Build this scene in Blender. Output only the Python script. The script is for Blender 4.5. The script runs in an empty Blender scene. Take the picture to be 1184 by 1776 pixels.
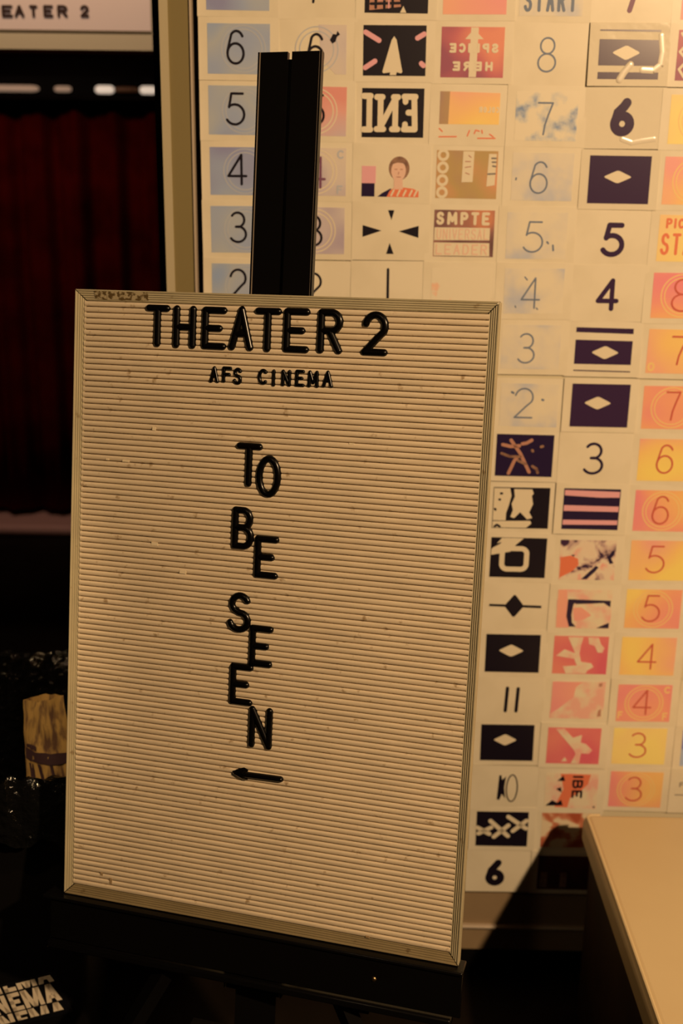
import bpy, math, random
from mathutils import Vector, Matrix, Euler, noise as mnoise
random.seed(7)
SC = bpy.context.scene
COL = SC.collection

# ------------------------------------------------------------------ camera
FPX, CX, CY, CAMH = 2000.0, 592.0, 888.0, 1.68
PITCH, ROLL, YAW = math.radians(16.529), math.radians(-0.788), math.radians(-0.70)
fwd = Vector((math.sin(YAW)*math.cos(PITCH), math.cos(YAW)*math.cos(PITCH), -math.sin(PITCH)))
rt0 = Vector((math.cos(YAW), -math.sin(YAW), 0)); dn0 = fwd.cross(rt0)
rt = rt0*math.cos(ROLL)+dn0*math.sin(ROLL); dn = -rt0*math.sin(ROLL)+dn0*math.cos(ROLL)
CAM = Vector((0, 0, CAMH))
cd = bpy.data.cameras.new('camera'); cam = bpy.data.objects.new('camera', cd); COL.objects.link(cam)
m3 = Matrix((rt, -dn, -fwd)).transposed()
cam.matrix_world = Matrix.Translation(CAM) @ m3.to_4x4()
cd.sensor_fit = 'VERTICAL'; cd.sensor_height = 36.0; cd.lens = FPX/1776*36.0
cd.clip_start = 0.05
cd.dof.use_dof = True; cd.dof.focus_distance = 1.60; cd.dof.aperture_fstop = 3.6
SC.camera = cam

# ------------------------------------------------------------------ world, lamps, exposure
w = bpy.data.worlds.new('world'); SC.world = w; w.use_nodes = True
w.node_tree.nodes['Background'].inputs[0].default_value = (1.0, 0.72, 0.5, 1)
w.node_tree.nodes['Background'].inputs[1].default_value = 0.004
SC.view_settings.view_transform = 'Standard'; SC.view_settings.look = 'None'
SC.view_settings.exposure = 0.0; SC.view_settings.gamma = 1.0; SC.view_settings.use_curve_mapping = False

def lamp(name, loc, target, power, col, kind='SPOT', size=0.05, angle=120, blend=0.6):
    ld = bpy.data.lights.new(name, kind); ld.energy = power; ld.color = col
    ld.shadow_soft_size = size
    if kind == 'SPOT':
        ld.spot_size = math.radians(angle); ld.spot_blend = blend
    o = bpy.data.objects.new(name, ld); COL.objects.link(o); o.location = loc
    d = Vector(target)-Vector(loc); o.rotation_euler = d.to_track_quat('-Z', 'Y').to_euler()
    return o
lamp('bag_fill_light', (-0.95, 0.55, 2.80), (-0.62, 1.85, 0.72), 90, (1.0, 0.66, 0.34), size=0.05, angle=20, blend=0.7)  # unseen fill light added to brighten the paper bag in the bin
WARM = (1.0, 0.655, 0.345)
lamp('ceiling_spot', (1.50, -0.55, 2.72), (0.20, 2.13, 0.85), 390, WARM, size=0.05, angle=95, blend=0.4)
lamp('board_fill_light', (-0.55, -0.75, 2.80), (-0.08, 1.5, 1.05), 10, (1.0, 0.70, 0.40), size=0.06, angle=50, blend=0.6)  # weak fill light added out of view for the lower board
lamp('curtain_fill_light', (-1.7, 3.7, 2.7), (-1.35, 5.2, 1.05), 44, (1.0, 0.62, 0.42), size=0.08, angle=70, blend=1.0)  # unseen light added to lift the curtain and its foot strip

# ------------------------------------------------------------------ pixel -> place
def ray(px, py):
    return rt*((px-CX)/FPX) + dn*((py-CY)/FPX) + fwd
def on_y(px, py, y):
    d = ray(px, py); return CAM + d*(y/d.y)
def on_z(px, py, z):
    d = ray(px, py); return CAM + d*((z-CAMH)/d.z)

# ------------------------------------------------------------------ materials
MATS = {}
def nt(name):
    m = bpy.data.materials.new(name); m.use_nodes = True; MATS[name] = m
    return m, m.node_tree.nodes, m.node_tree.links, m.node_tree.nodes['Principled BSDF']
def pbr(name, col, rough=0.5, spec=0.4, metal=0.0, bump=None, var=None):
    if name in MATS: return MATS[name]
    m, n, l, b = nt(name)
    b.inputs['Base Color'].default_value = (*col, 1); b.inputs['Roughness'].default_value = rough
    b.inputs['Metallic'].default_value = metal; b.inputs['Specular IOR Level'].default_value = spec
    tc = n.new('ShaderNodeTexCoord')
    if var:                                  # (noise scale, other colour, low, high)
        ns = n.new('ShaderNodeTexNoise'); ns.inputs['Scale'].default_value = var[0]; ns.inputs['Detail'].default_value = 5
        l.new(tc.outputs['Object'], ns.inputs['Vector'])
        r = n.new('ShaderNodeValToRGB'); r.color_ramp.elements[0].position = var[2]; r.color_ramp.elements[1].position = var[3]
        r.color_ramp.elements[0].color = (*col, 1); r.color_ramp.elements[1].color = (*var[1], 1)
        l.new(ns.outputs['Fac'], r.inputs['Fac']); l.new(r.outputs['Color'], b.inputs['Base Color'])
    if bump:
        ns = n.new('ShaderNodeTexNoise'); ns.inputs['Scale'].default_value = bump[0]; ns.inputs['Detail'].default_value = 3
        l.new(tc.outputs['Object'], ns.inputs['Vector'])
        bp = n.new('ShaderNodeBump'); bp.inputs['Strength'].default_value = bump[1]; bp.inputs['Distance'].default_value = bump[2]
        l.new(ns.outputs['Fac'], bp.inputs['Height']); l.new(bp.outputs['Normal'], b.inputs['Normal'])
    return m
def ramp_print(name, stops, scale=9.0, detail=1.5, rough=0.38, stretch=(1, 1, 1), dist=0.0):
    """printed ink: colours blended by noise that differs from one print to the next"""
    m, n, l, b = nt(name)
    b.inputs['Roughness'].default_value = rough; b.inputs['Specular IOR Level'].default_value = 0.35
    tc = n.new('ShaderNodeTexCoord'); oi = n.new('ShaderNodeObjectInfo'); mp = n.new('ShaderNodeMapping')
    mul = n.new('ShaderNodeMath'); mul.operation = 'MULTIPLY'; mul.inputs[1].default_value = 37.0
    l.new(oi.outputs['Random'], mul.inputs[0])
    mp.inputs['Scale'].default_value = stretch
    l.new(tc.outputs['Object'], mp.inputs['Vector'])
    ns = n.new('ShaderNodeTexNoise'); ns.noise_dimensions = '4D'
    ns.inputs['Scale'].default_value = scale; ns.inputs['Detail'].default_value = detail; ns.inputs['Distortion'].default_value = dist
    l.new(mp.outputs['Vector'], ns.inputs['Vector']); l.new(mul.outputs[0], ns.inputs['W'])
    r = n.new('ShaderNodeValToRGB'); e = r.color_ramp.elements
    e[0].position, e[0].color = stops[0][0], (*stops[0][1], 1)
    e[1].position, e[1].color = stops[-1][0], (*stops[-1][1], 1)
    for p, c in stops[1:-1]:
        x = e.new(p); x.color = (*c, 1)
    l.new(ns.outputs['Fac'], r.inputs['Fac']); l.new(r.outputs['Color'], b.inputs['Base Color'])
    return m

CREAM = (0.80, 0.74, 0.60)
paper = pbr('card_paper', CREAM, 0.34, 0.35, var=(11, (0.72, 0.66, 0.52), 0.45, 0.8), bump=(26, 0.12, 0.0012))
paper_gloss = pbr('card_laminate', CREAM, 0.10, 0.6, bump=(17, 0.45, 0.004))
ink_black = pbr('ink_black', (0.010, 0.007, 0.016), 0.36, 0.3)
ink_navy = pbr('ink_navy', (0.022, 0.012, 0.055), 0.30, 0.35)
ink_purple = pbr('ink_purple', (0.045, 0.022, 0.075), 0.26, 0.45)
ink_slate = pbr('ink_slate', (0.16, 0.21, 0.33), 0.4, 0.3)
ink_plum = pbr('ink_plum', (0.20, 0.08, 0.16), 0.4, 0.3)
ink_red = pbr('ink_red', (0.62, 0.13, 0.10), 0.4, 0.3)
ink_redorange = pbr('ink_redorange', (0.80, 0.22, 0.12), 0.4, 0.3)
ink_cream = pbr('ink_cream', (0.78, 0.71, 0.56), 0.38, 0.3)
ink_pink = pbr('ink_pink', (0.80, 0.42, 0.50), 0.38, 0.3)
ink_brown = pbr('ink_brown', (0.50, 0.26, 0.20), 0.38, 0.3)
ink_ring = pbr('ink_ring', (0.90, 0.66, 0.30), 0.38, 0.3)
ink_bluering = pbr('ink_bluering', (0.50, 0.54, 0.64), 0.38, 0.3)
ink_skin = pbr('ink_skin', (0.80, 0.55, 0.46), 0.38, 0.3)
ink_hair = pbr('ink_hair', (0.34, 0.20, 0.14), 0.38, 0.3, var=(90, (0.15, 0.08, 0.07), 0.4, 0.7))
ink_lightblue = pbr('ink_lightblue', (0.42, 0.55, 0.85), 0.38, 0.3)
ink_blue = pbr('ink_blue', (0.24, 0.30, 0.75), 0.38, 0.3)
ink_grey = pbr('ink_grey', (0.22, 0.20, 0.20), 0.38, 0.3)
p_blue = ramp_print('print_blue', [(0.28, (0.30, 0.33, 0.60)), (0.45, (0.37, 0.46, 0.70)), (0.58, (0.46, 0.52, 0.62)), (0.75, (0.28, 0.42, 0.78))], 9, 1)
p_grey = ramp_print('print_grey_violet', [(0.3, (0.74, 0.66, 0.58)), (0.45, (0.66, 0.60, 0.62)), (0.62, (0.48, 0.42, 0.56))], 11, 1)
p_greyred = ramp_print('print_grey_pink', [(0.35, (0.60, 0.54, 0.62)), (0.5, (0.80, 0.42, 0.40)), (0.62, (0.78, 0.34, 0.32))], 9, 1)
p_fade = ramp_print('print_faded_blue', [(0.36, CREAM), (0.50, (0.73, 0.69, 0.61)), (0.70, (0.48, 0.54, 0.70))], 15, 3)
p_stain = ramp_print('print_blue_stains', [(0.46, CREAM), (0.56, (0.60, 0.62, 0.62)), (0.66, (0.22, 0.32, 0.55))], 34, 5)
p_orange = ramp_print('print_orange', [(0.30, (0.90, 0.42, 0.40)), (0.44, (0.92, 0.55, 0.30)), (0.56, (0.95, 0.64, 0.24)), (0.70, (0.95, 0.76, 0.22))], 10, 0.5)
p_pinkor = ramp_print('print_pink_orange', [(0.32, (0.88, 0.30, 0.36)), (0.46, (0.92, 0.42, 0.28)), (0.60, (0.93, 0.56, 0.24)), (0.75, (0.95, 0.74, 0.24))], 9, 0.5)
p_yellow = ramp_print('print_yellow', [(0.3, (0.92, 0.66, 0.34)), (0.6, (0.94, 0.80, 0.28))], 9, 1)
p_pink = ramp_print('print_pink', [(0.35, (0.85, 0.34, 0.38)), (0.62, (0.90, 0.46, 0.34))], 9, 0.5)
p_splice = ramp_print('print_splice', [(0.34, (0.34, 0.10, 0.18)), (0.5, (0.58, 0.16, 0.20)), (0.66, (0.80, 0.30, 0.22))], 10, 1)
p_brown = ramp_print('print_brown_olive', [(0.32, (0.30, 0.22, 0.34)), (0.44, (0.45, 0.30, 0.20)), (0.56, (0.50, 0.36, 0.16)), (0.70, (0.72, 0.34, 0.20))], 11, 1)
p_leader = ramp_print('print_leader_brown', [(0.38, (0.10, 0.05, 0.06)), (0.52, (0.28, 0.14, 0.14)), (0.66, (0.62, 0.26, 0.16))], 12, 1)
p_faint = ramp_print('print_faint_red', [(0.60, CREAM), (0.68, (0.86, 0.56, 0.42))], 38, 3)
p_collage = ramp_print('print_collage', [(0.36, (0.05, 0.02, 0.07)), (0.40, (0.58, 0.42, 0.40)), (0.47, (0.80, 0.70, 0.57)), (0.56, (0.80, 0.66, 0.54)), (0.62, (0.84, 0.46, 0.40)), (0.70, (0.82, 0.30, 0.28))], 26, 3, dist=0.6)
p_cloud = ramp_print('print_red_cloud', [(0.42, (0.82, 0.70, 0.55)), (0.50, (0.84, 0.50, 0.42)), (0.56, (0.80, 0.22, 0.24))], 20, 2, dist=0.4)
p_redflat = ramp_print('print_red', [(0.35, (0.72, 0.14, 0.22)), (0.65, (0.82, 0.28, 0.24))], 9, 1)
p_rust = ramp_print('print_rust_cloud', [(0.42, (0.42, 0.10, 0.05)), (0.50, (0.60, 0.24, 0.14)), (0.55, (0.78, 0.66, 0.48))], 22, 2, dist=0.3)
p_paleclo = ramp_print('print_pale_cloud', [(0.38, (0.84, 0.48, 0.42)), (0.48, (0.82, 0.62, 0.50)), (0.6, (0.80, 0.72, 0.56))], 32, 3)
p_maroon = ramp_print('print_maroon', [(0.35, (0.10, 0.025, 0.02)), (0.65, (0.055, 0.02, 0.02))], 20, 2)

# ------------------------------------------------------------------ mesh collector
class MB:
    def __init__(s): s.v = []; s.f = []; s.k = 0
    def add(s, vs, fs):
        o = len(s.v); s.v += [tuple(x) for x in vs]; s.f += [tuple(i+o for i in f) for f in fs]
    def box(s, x0, x1, y0, y1, z0, z1):
        s.add([(x0,y0,z0),(x1,y0,z0),(x1,y1,z0),(x0,y1,z0),(x0,y0,z1),(x1,y0,z1),(x1,y1,z1),(x0,y1,z1)],
              [(3,2,1,0),(4,5,6,7),(0,1,5,4),(1,2,6,5),(2,3,7,6),(3,0,4,7)])
    def bar(s, a, b, wx, wy, up=(0,0,1)):
        a, b = Vector(a), Vector(b); d = (b-a).normalized(); u = Vector(up)
        if abs(d.dot(u)) > .95: u = Vector((0,1,0))
        x = d.cross(u).normalized(); y = x.cross(d)
        vs = [p+x*sx*wx/2+y*sy*wy/2 for p in (a, b) for sx, sy in ((-1,-1),(1,-1),(1,1),(-1,1))]
        s.add(vs, [(3,2,1,0),(4,5,6,7),(0,1,5,4),(1,2,6,5),(2,3,7,6),(3,0,4,7)])
    def poly(s, pts, z0, z1):
        a = sum(pts[i][0]*pts[(i+1) % len(pts)][1]-pts[(i+1) % len(pts)][0]*pts[i][1] for i in range(len(pts)))
        if a < 0: pts = pts[::-1]
        n = len(pts)
        s.add([(x,y,z0) for x,y in pts]+[(x,y,z1) for x,y in pts],
              [tuple(range(n-1,-1,-1)), tuple(range(n,2*n))]+[(i,(i+1)%n,n+(i+1)%n,n+i) for i in range(n)])
    def dome(s, x, y, r, h, z0, flat, seg=14):
        if flat:
            s.poly([(x+r*math.cos(2*math.pi*i/seg), y+r*math.sin(2*math.pi*i/seg)) for i in range(seg)], z0, z0+h); return
        rings = 4; vs = []; fs = []
        for k in range(rings):
            a = k*math.pi/2/rings
            for i in range(seg):
                t = 2*math.pi*i/seg
                vs.append((x+r*math.cos(a)*math.cos(t), y+r*math.cos(a)*math.sin(t), z0+h*math.sin(a)))
        vs.append((x, y, z0+h)); top = len(vs)-1
        for k in range(rings-1):
            for i in range(seg):
                j = (i+1) % seg; fs.append((k*seg+i, k*seg+j, (k+1)*seg+j, (k+1)*seg+i))
        for i in range(seg): fs.append(((rings-1)*seg+i, (rings-1)*seg+(i+1)%seg, top))
        s.add(vs, fs)
    def stroke(s, pts, r, h, z0=0.0, flat=True, closed=False, caps=True):
        if flat: s.k += 1; h = h+s.k*6e-6
        pts = [Vector((p[0], p[1])) for p in pts]
        q = [pts[0]]
        for p in pts[1:]:
            if (p-q[-1]).length > 1e-6: q.append(p)
        if closed and (q[0]-q[-1]).length < 1e-6: q.pop()
        n = len(q)
        if n < 2: return
        if flat: prof = [(-1,0),(-1,1),(1,1),(1,0)]
        else: prof = [(-math.cos(a*math.pi/8), math.sin(a*math.pi/8)) for a in range(9)]
        # split at sharp corners
        runs = []; cur = [q[0]]
        rng = range(1, n) if not closed else range(1, n+1)
        for i in rng:
            p = q[i % n]; cur.append(p)
            if (closed or i < n-1):
                a = (q[i % n]-q[i-1]).normalized(); b = (q[(i+1) % n]-q[i % n]).normalized()
                if a.dot(b) < 0.80 and not (closed and i == n): runs.append(cur); cur = [p]
        if len(cur) > 1: runs.append(cur)
        smooth_closed = closed and len(runs) == 1
        for ir, run in enumerate(runs):
            if flat and ir: s.k += 1; h += 6e-6
            k = len(run); vs = []; fs = []; m = len(prof)
            for i, p in enumerate(run):
                if smooth_closed and i in (0, k-1): t = (run[1]-run[0]).normalized()+(run[-1]-run[-2]).normalized()
                elif i == 0: t = run[1]-run[0]
                elif i == k-1: t = run[-1]-run[-2]
                else: t = (run[i+1]-p).normalized()+(p-run[i-1]).normalized()
                t.normalize(); nx = Vector((t.y, -t.x))
                for a, b in prof:
                    c = p+nx*(-a*r); vs.append((c.x, c.y, z0+h*b))
            for i in range(k-1):
                for j in range(m-1): fs.append((i*m+j, i*m+j+1, (i+1)*m+j+1, (i+1)*m+j))
            s.add(vs, fs)
            if caps and not smooth_closed:
                s.dome(run[0].x, run[0].y, r, h-2e-6*flat, z0, flat); s.dome(run[-1].x, run[-1].y, r, h-4e-6*flat, z0, flat)
    def build(s, name, mat, parent=None, smooth=False, mw=None):
        me = bpy.data.meshes.new(name); me.from_pydata(s.v, [], s.f); me.update()
        if mat: me.materials.append(mat)
        if smooth:
            me.shade_smooth(); me.set_sharp_from_angle(angle=math.radians(40))
        o = bpy.data.objects.new(name, me); COL.objects.link(o)
        if parent: o.parent = parent
        if mw is not None: o.matrix_world = mw
        return o
def tag(o, label, cat, group=None):
    o['label'] = label; o['category'] = cat
    if group: o['group'] = group
    return o
def struct(o): o['kind'] = 'structure'; return o
def empty(name, loc, label, cat, group=None, mw=None):
    o = bpy.data.objects.new(name, None); COL.objects.link(o); o.empty_display_size = 0.05
    if mw is not None: o.matrix_world = mw
    else: o.location = loc
    return tag(o, label, cat, group)
def bevel(o, width, seg=3):
    b = o.modifiers.new('bevel', 'BEVEL'); b.width = width; b.segments = seg; b.limit_method = 'ANGLE'; b.angle_limit = math.radians(40)
    o.data.shade_smooth(); o.data.set_sharp_from_angle(angle=math.radians(60))

# ------------------------------------------------------------------ glyphs (unit box strokes)
def arc(cx, cy, rx, ry, a0, a1, n=16):
    return [(cx+rx*math.cos(math.radians(a0+(a1-a0)*i/n)), cy+ry*math.sin(math.radians(a0+(a1-a0)*i/n))) for i in range(n+1)]
G = {
 'T': [[(0,1),(1,1)],[(.5,1),(.5,0)]], 'H': [[(0,0),(0,1)],[(1,0),(1,1)],[(0,.5),(1,.5)]],
 'E': [[(1,1),(0,1),(0,0),(1,0)],[(0,.5),(.78,.5)]], 'A': [[(0,0),(.5,1),(1,0)],[(.19,.36),(.81,.36)]],
 'R': [[(0,0),(0,1),(.5,1)]+arc(.55,.76,.45,.24,90,-90)+[(0,.52)],[(.5,.5),(1,0)]],
 'P': [[(0,0),(0,1),(.5,1)]+arc(.55,.74,.45,.26,90,-90)+[(0,.48)]],
 'B': [[(0,.5),(0,1),(.5,1)]+arc(.5,.76,.42,.24,90,-90)+[(0,.52)],[(0,.52),(.5,.52)]+arc(.52,.26,.48,.26,90,-90)+[(0,0),(0,.5)]],
 'F': [[(1,1),(0,1),(0,0)],[(0,.52),(.8,.52)]], 'I': [[(.5,0),(.5,1)]], 'L': [[(0,1),(0,0),(1,0)]],
 'N': [[(0,0),(0,1),(1,0),(1,1)]], 'M': [[(0,0),(.06,1),(.5,.25),(.94,1),(1,0)]], 'V': [[(0,1),(.5,0),(1,1)]],
 'U': [[(0,1),(0,.35)]+arc(.5,.35,.5,.35,180,360)+[(1,1)]],
 'D': [[(0,0),(0,1),(.4,1)]+arc(.4,.5,.6,.5,90,-90)+[(0,0)]],
 'O': [arc(.5,.5,.5,.5,90,450,32)], '0': [arc(.5,.5,.5,.5,90,450,32)],
 'C': [arc(.55,.5,.55,.5,48,312,24)],
 'S': [arc(.52,.76,.44,.24,25,235,16)+[(.5,.5)]+arc(.48,.255,.50,.255,62,-165,18)],
 '2': [arc(.5,.70,.5,.30,168,-30,18)+[(.62,.38),(0,0)],[(0,0),(1,0)]],
 '3': [arc(.46,.755,.44,.245,145,-80,18)+[(.34,.52)],[(.34,.52)]+arc(.46,.265,.54,.265,82,-148,20)],
 '4': [[(.74,0),(.74,1),(0,.28),(1,.28)]],
 '5': [[(.92,1),(.24,1),(.10,.56)]+arc(.44,.325,.56,.325,128,-148,20)],
 '6': [arc(.56,.70,.42,.30,28,140,12)+arc(.5,.32,.5,.32,162,180,3)[:1]+[(0.0,.34)],[(0,.32)]+arc(.5,.31,.5,.31,180,540,30)],
 '7': [[(0,1),(1,1),(.72,.62),(.52,.3),(.44,0)]],
 '8': [arc(.5,.765,.40,.235,-90,270,26),arc(.5,.265,.5,.265,90,450,30)],
 '1': [[(.5,0),(.5,1)]],
}
def is_closed(p): return (Vector(p[0])-Vector(p[-1])).length < 1e-6
def glyph(mb, ch, x0, y0, x1, y1, r, h, z0, flat=True, mirror=False):
    """outer box x0..x1, y0..y1; strokes stay inside it"""
    ax0, ax1, ay0, ay1 = x0+r, x1-r, y0+r, y1-r
    for st in G[ch]:
        pts = [((ax0+((1-x) if mirror else x)*(ax1-ax0)), ay0+y*(ay1-ay0)) for x, y in st]
        mb.stroke(pts, r, h, z0, flat, closed=is_closed(st))
def text(mb, s, x0, y0, x1, y1, r, h, z0, gap=0.25, mirror=False, widths=None):
    n = len(s); ws = [(0.35 if c == 'I' else 1.3 if c == 'M' else 1.0) for c in s]
    tot = sum(ws)+gap*(n-1); x = 0.0
    for c, wd in zip(s, ws):
        a, b = x/tot, (x+wd)/tot; x += wd+gap
        if mirror: a, b = 1-b, 1-a
        if c != ' ': glyph(mb, c, x0+a*(x1-x0), y0, x0+b*(x1-x0), y1, r, h, z0, True, mirror)

# ================================================================== SETTING
D = 2.13
plaster = pbr('wall_paint', (0.36, 0.29, 0.16), 0.6, 0.3, var=(3, (0.30, 0.24, 0.14), 0.4, 0.7), bump=(60, 0.1, 0.002))
dark_wall = pbr('dark_paint', (0.020, 0.013, 0.010), 0.8, 0.15, var=(2, (0.012, 0.008, 0.007), 0.4, 0.7))
floor_m = pbr('floor_concrete', (0.010, 0.0065, 0.004), 0.6, 0.10, var=(6, (0.006, 0.004, 0.0027), 0.35, 0.7), bump=(30, 0.15, 0.002))
board_white = pbr('panel_paint', (0.66, 0.60, 0.44), 0.5, 0.3)
trim_m = pbr('trim_paint', (0.34, 0.25, 0.15), 0.5, 0.35, var=(5, (0.28, 0.20, 0.12), 0.4, 0.7))
metal_strip = pbr('strip_metal', (0.62, 0.52, 0.42), 0.42, 0.5, metal=0.3)
casing_main = pbr('casing_paint', (0.235, 0.19, 0.085), 0.5, 0.3)
casing_edge = pbr('casing_edge_pale', (0.50, 0.44, 0.30), 0.5, 0.3)  # edge strip in a paler tone than the casing
black_paint = pbr('black_paint', (0.003, 0.0025, 0.0025), 0.7, 0.08)

b = MB(); b.box(-4.2, 2.9, -2.2, 6.0, -0.05, 0.0); struct(b.build('floor', floor_m))
b = MB(); b.box(-4.2, 2.9, -2.2, 6.0, 3.0, 3.05); struct(b.build('ceiling', dark_wall))
b = MB(); b.box(-0.281, 2.9, D+.012, D+.17, 0, 3.0); struct(b.build('wall_back', plaster))
b = MB(); b.box(-4.2, 2.9, 5.62, 5.7, 0, 3.0); struct(b.build('wall_far', dark_wall))
b = MB(); b.box(-4.2, -4.1, -2.2, 5.62, 0, 3.0); struct(b.build('wall_left', dark_wall))
b = MB(); b.box(2.8, 2.9, -2.2, D+.012, 0, 3.0); struct(b.build('wall_right', dark_wall))
# card-covered backing board on the wall, its lower edge stands proud of the wall
zb = on_y(905, 1547, D).z
b = MB(); b.box(-0.279, 2.75, D+.003, D+.012, zb, 2.6); struct(b.build('trim_1', board_white))
# baseboard under it: face, bead, lower face
zs = on_y(900, 1609, D).z; ze = on_y(803, 1647, D).z
b = MB(); b.box(-0.279, 2.75, D+.006, D+.012, zs+.004, zb-.012)
base = struct(b.build('baseboard_back', trim_m))
b = MB(); b.box(-0.279, 2.75, D-.004, D+.012, zs-.004, zs+.004); o = b.build('bead', metal_strip, base); bevel(o, .003)
b = MB(); b.box(-0.279, 2.75, D+.004, D+.012, ze, zs-.004); b.build('lower_board', trim_m, base)
b = MB(); b.box(-0.279, 2.75, D+.008, D+.012, 0.0, ze); b.build('plinth', black_paint, base)
# door casing at the left end of the wall
b = MB(); b.box(-.334, -.297, D-.006, D+.12, 0, 3.0); casing = struct(b.build('trim_2', casing_main))
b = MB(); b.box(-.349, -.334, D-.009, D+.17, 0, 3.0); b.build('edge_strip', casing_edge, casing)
b = MB(); b.box(-.297, -.2935, D-.010, D+.012, 0, 3.0); b.build('bead', metal_strip, casing)
b = MB(); b.box(-.297, -.281, D+.075, D+.12, 0, 3.0); b.build('shadow_gap_strip', casing_main, casing)
b = MB(); b.box(-.367, -.349, D+.03, D+.17, 0, 3.0); struct(b.build('trim_3', black_paint))

# ================================================================== THEATER DOORWAY (left)
YS = 3.0
s0 = on_y(262, 0, YS); s1 = on_y(268, 88, YS); sb = on_y(265, 54, YS)
xr = s1.x-.004
sign_face = pbr('sign_face', (0.60, 0.47, 0.40), 0.35, 0.4)
n_ = sign_face.node_tree.nodes['Principled BSDF']
n_.inputs['Emission Color'].default_value = (1.0, 0.66, 0.52, 1); n_.inputs['Emission Strength'].default_value = 0.13
sign_frame = pbr('sign_frame', (0.60, 0.52, 0.38), 0.4, 0.4)
lamp('sign_fill_light', (-.80, 2.50, 2.88), (-.76, 3.0, 1.97), 46, (1.0, 0.70, 0.45), size=0.04, angle=62, blend=0.6)  # light added out of view to brighten the sign face and frame
ztop = sb.z+.19
sg = empty('marquee_sign', (xr-.45, YS, s1.z), 'pale backlit sign reading THEATER 2 above the dark doorway', 'sign')
mi = Matrix.Translation(Vector((xr-.45, YS, s1.z))).inverted()
def P(mb, name, mat, par, mi=mi, **k):
    mb.v = [tuple(mi @ Vector(v)) for v in mb.v]; return mb.build(name, mat, par, **k)
b = MB(); b.box(xr-.90, xr, YS, YS+.10, s1.z, ztop+.035); P(b, 'cabinet', sign_frame, sg)
b = MB(); b.box(xr-.88, xr-.003, YS-.0012, YS, sb.z, ztop); P(b, 'face_panel', sign_face, sg)
b = MB(); b.box(xr-.88, xr-.003, YS-.0016, YS, sb.z-.005, sb.z); P(b, 'lip', pbr('sign_lip', (.18,.14,.09), .5), sg)
brown_ink = pbr('sign_letter_paint', (0.045, 0.022, 0.018), 0.5, 0.3)
chars = [('E',4,22),('A',26,42),('T',52,65),('E',76,92),('R',100,117),('2',140,154)]
b = MB()
def sign_glyph(ch, a, c):
    p0 = on_y(a, 30.5, YS); p1 = on_y(c, 9, YS)
    q = MB(); glyph(q, ch, p0.x, p0.z, p1.x, p1.z, .0036, .002, 0)
    b.add([(x, YS-.0012-z, y) for x, y, z in q.v], q.f)
for c in chars[:-1]: sign_glyph(*c)
sign_glyph('H', -20, -5); sign_glyph('T', -44, -29)
P(b, 'lettering', brown_ink, sg)
b = MB(); sign_glyph(*chars[-1]); P(b, 'numeral', brown_ink, sg)

# dark header over the doorway
b = MB(); hz = on_y(100, 92, 3.2).z
b.box(-4.1, -.39, 3.2, 3.35, hz, 3.0); struct(b.build('wall_header', pbr('header_paint', (0.035, 0.020, 0.013), .7, .2)))
# rail over the curtain with short glowing tubes
YT = 5.16
def tz(px, py): return on_y(px, py, YT)
zt = tz(150, 155).z
tube_mat, nn, ll, bb = nt('tube_glow')
bb.inputs['Base Color'].default_value = (.8,.7,.6,1); bb.inputs['Emission Color'].default_value = (1, .80, .62, 1); bb.inputs['Emission Strength'].default_value = 0.62
tube_dim, nn, ll, bb = nt('tube_glow_dim')
bb.inputs['Base Color'].default_value = (.5,.35,.25,1); bb.inputs['Emission Color'].default_value = (1, .66, .44, 1); bb.inputs['Emission Strength'].default_value = 0.20
track = empty('tube_rail', (-1.4, YT, zt), 'black rail with short glowing tubes above the dark red curtain', 'light fixture')
mt = Matrix.Translation(Vector((-1.4, YT, zt))).inverted()
b = MB(); b.box(-2.9, -.86, YT+.012, YT+.06, zt-.022, zt+.05); P(b, 'rail', black_paint, track, mt)
def tube(x0, x1, mat, r):
    b = MB(); n = 12; vs = []
    prof = [(0,.55),(.012,.9),(.03,1)]
    L = x1-x0; xs = [(x0, .5*r), (x0+.012, .88*r), (x0+.03, r), (x1-.03, r), (x1-.012, .88*r), (x1, .5*r)]
    if L < .08: xs = [(x0, .6*r), (x0+.01, r), (x1-.01, r), (x1, .6*r)]
    for x, rr in xs:
        for i in range(n): vs.append((x, YT+rr*math.cos(2*math.pi*i/n), zt+rr*math.sin(2*math.pi*i/n)))
    fs = [tuple(range(n))[::-1], tuple(range((len(xs)-1)*n, len(xs)*n))]
    for k in range(len(xs)-1):
        for i in range(n): fs.append((k*n+i, k*n+(i+1)%n, (k+1)*n+(i+1)%n, (k+1)*n+i))
    b.add(vs, fs); P(b, 'glow_tube', mat, track, mt, smooth=True)
for a, c, mm, r in ((-60, 67, tube_dim, .013), (95, 123, tube_dim, .012), (166, 197, tube_mat, .016), (199, 240, pbr('tube_brown', (.30,.17,.10), .5), .012), (243, 270, tube_mat, .016)):
    tube(tz(a, 155).x, tz(c, 155).x, mm, r)
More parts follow.
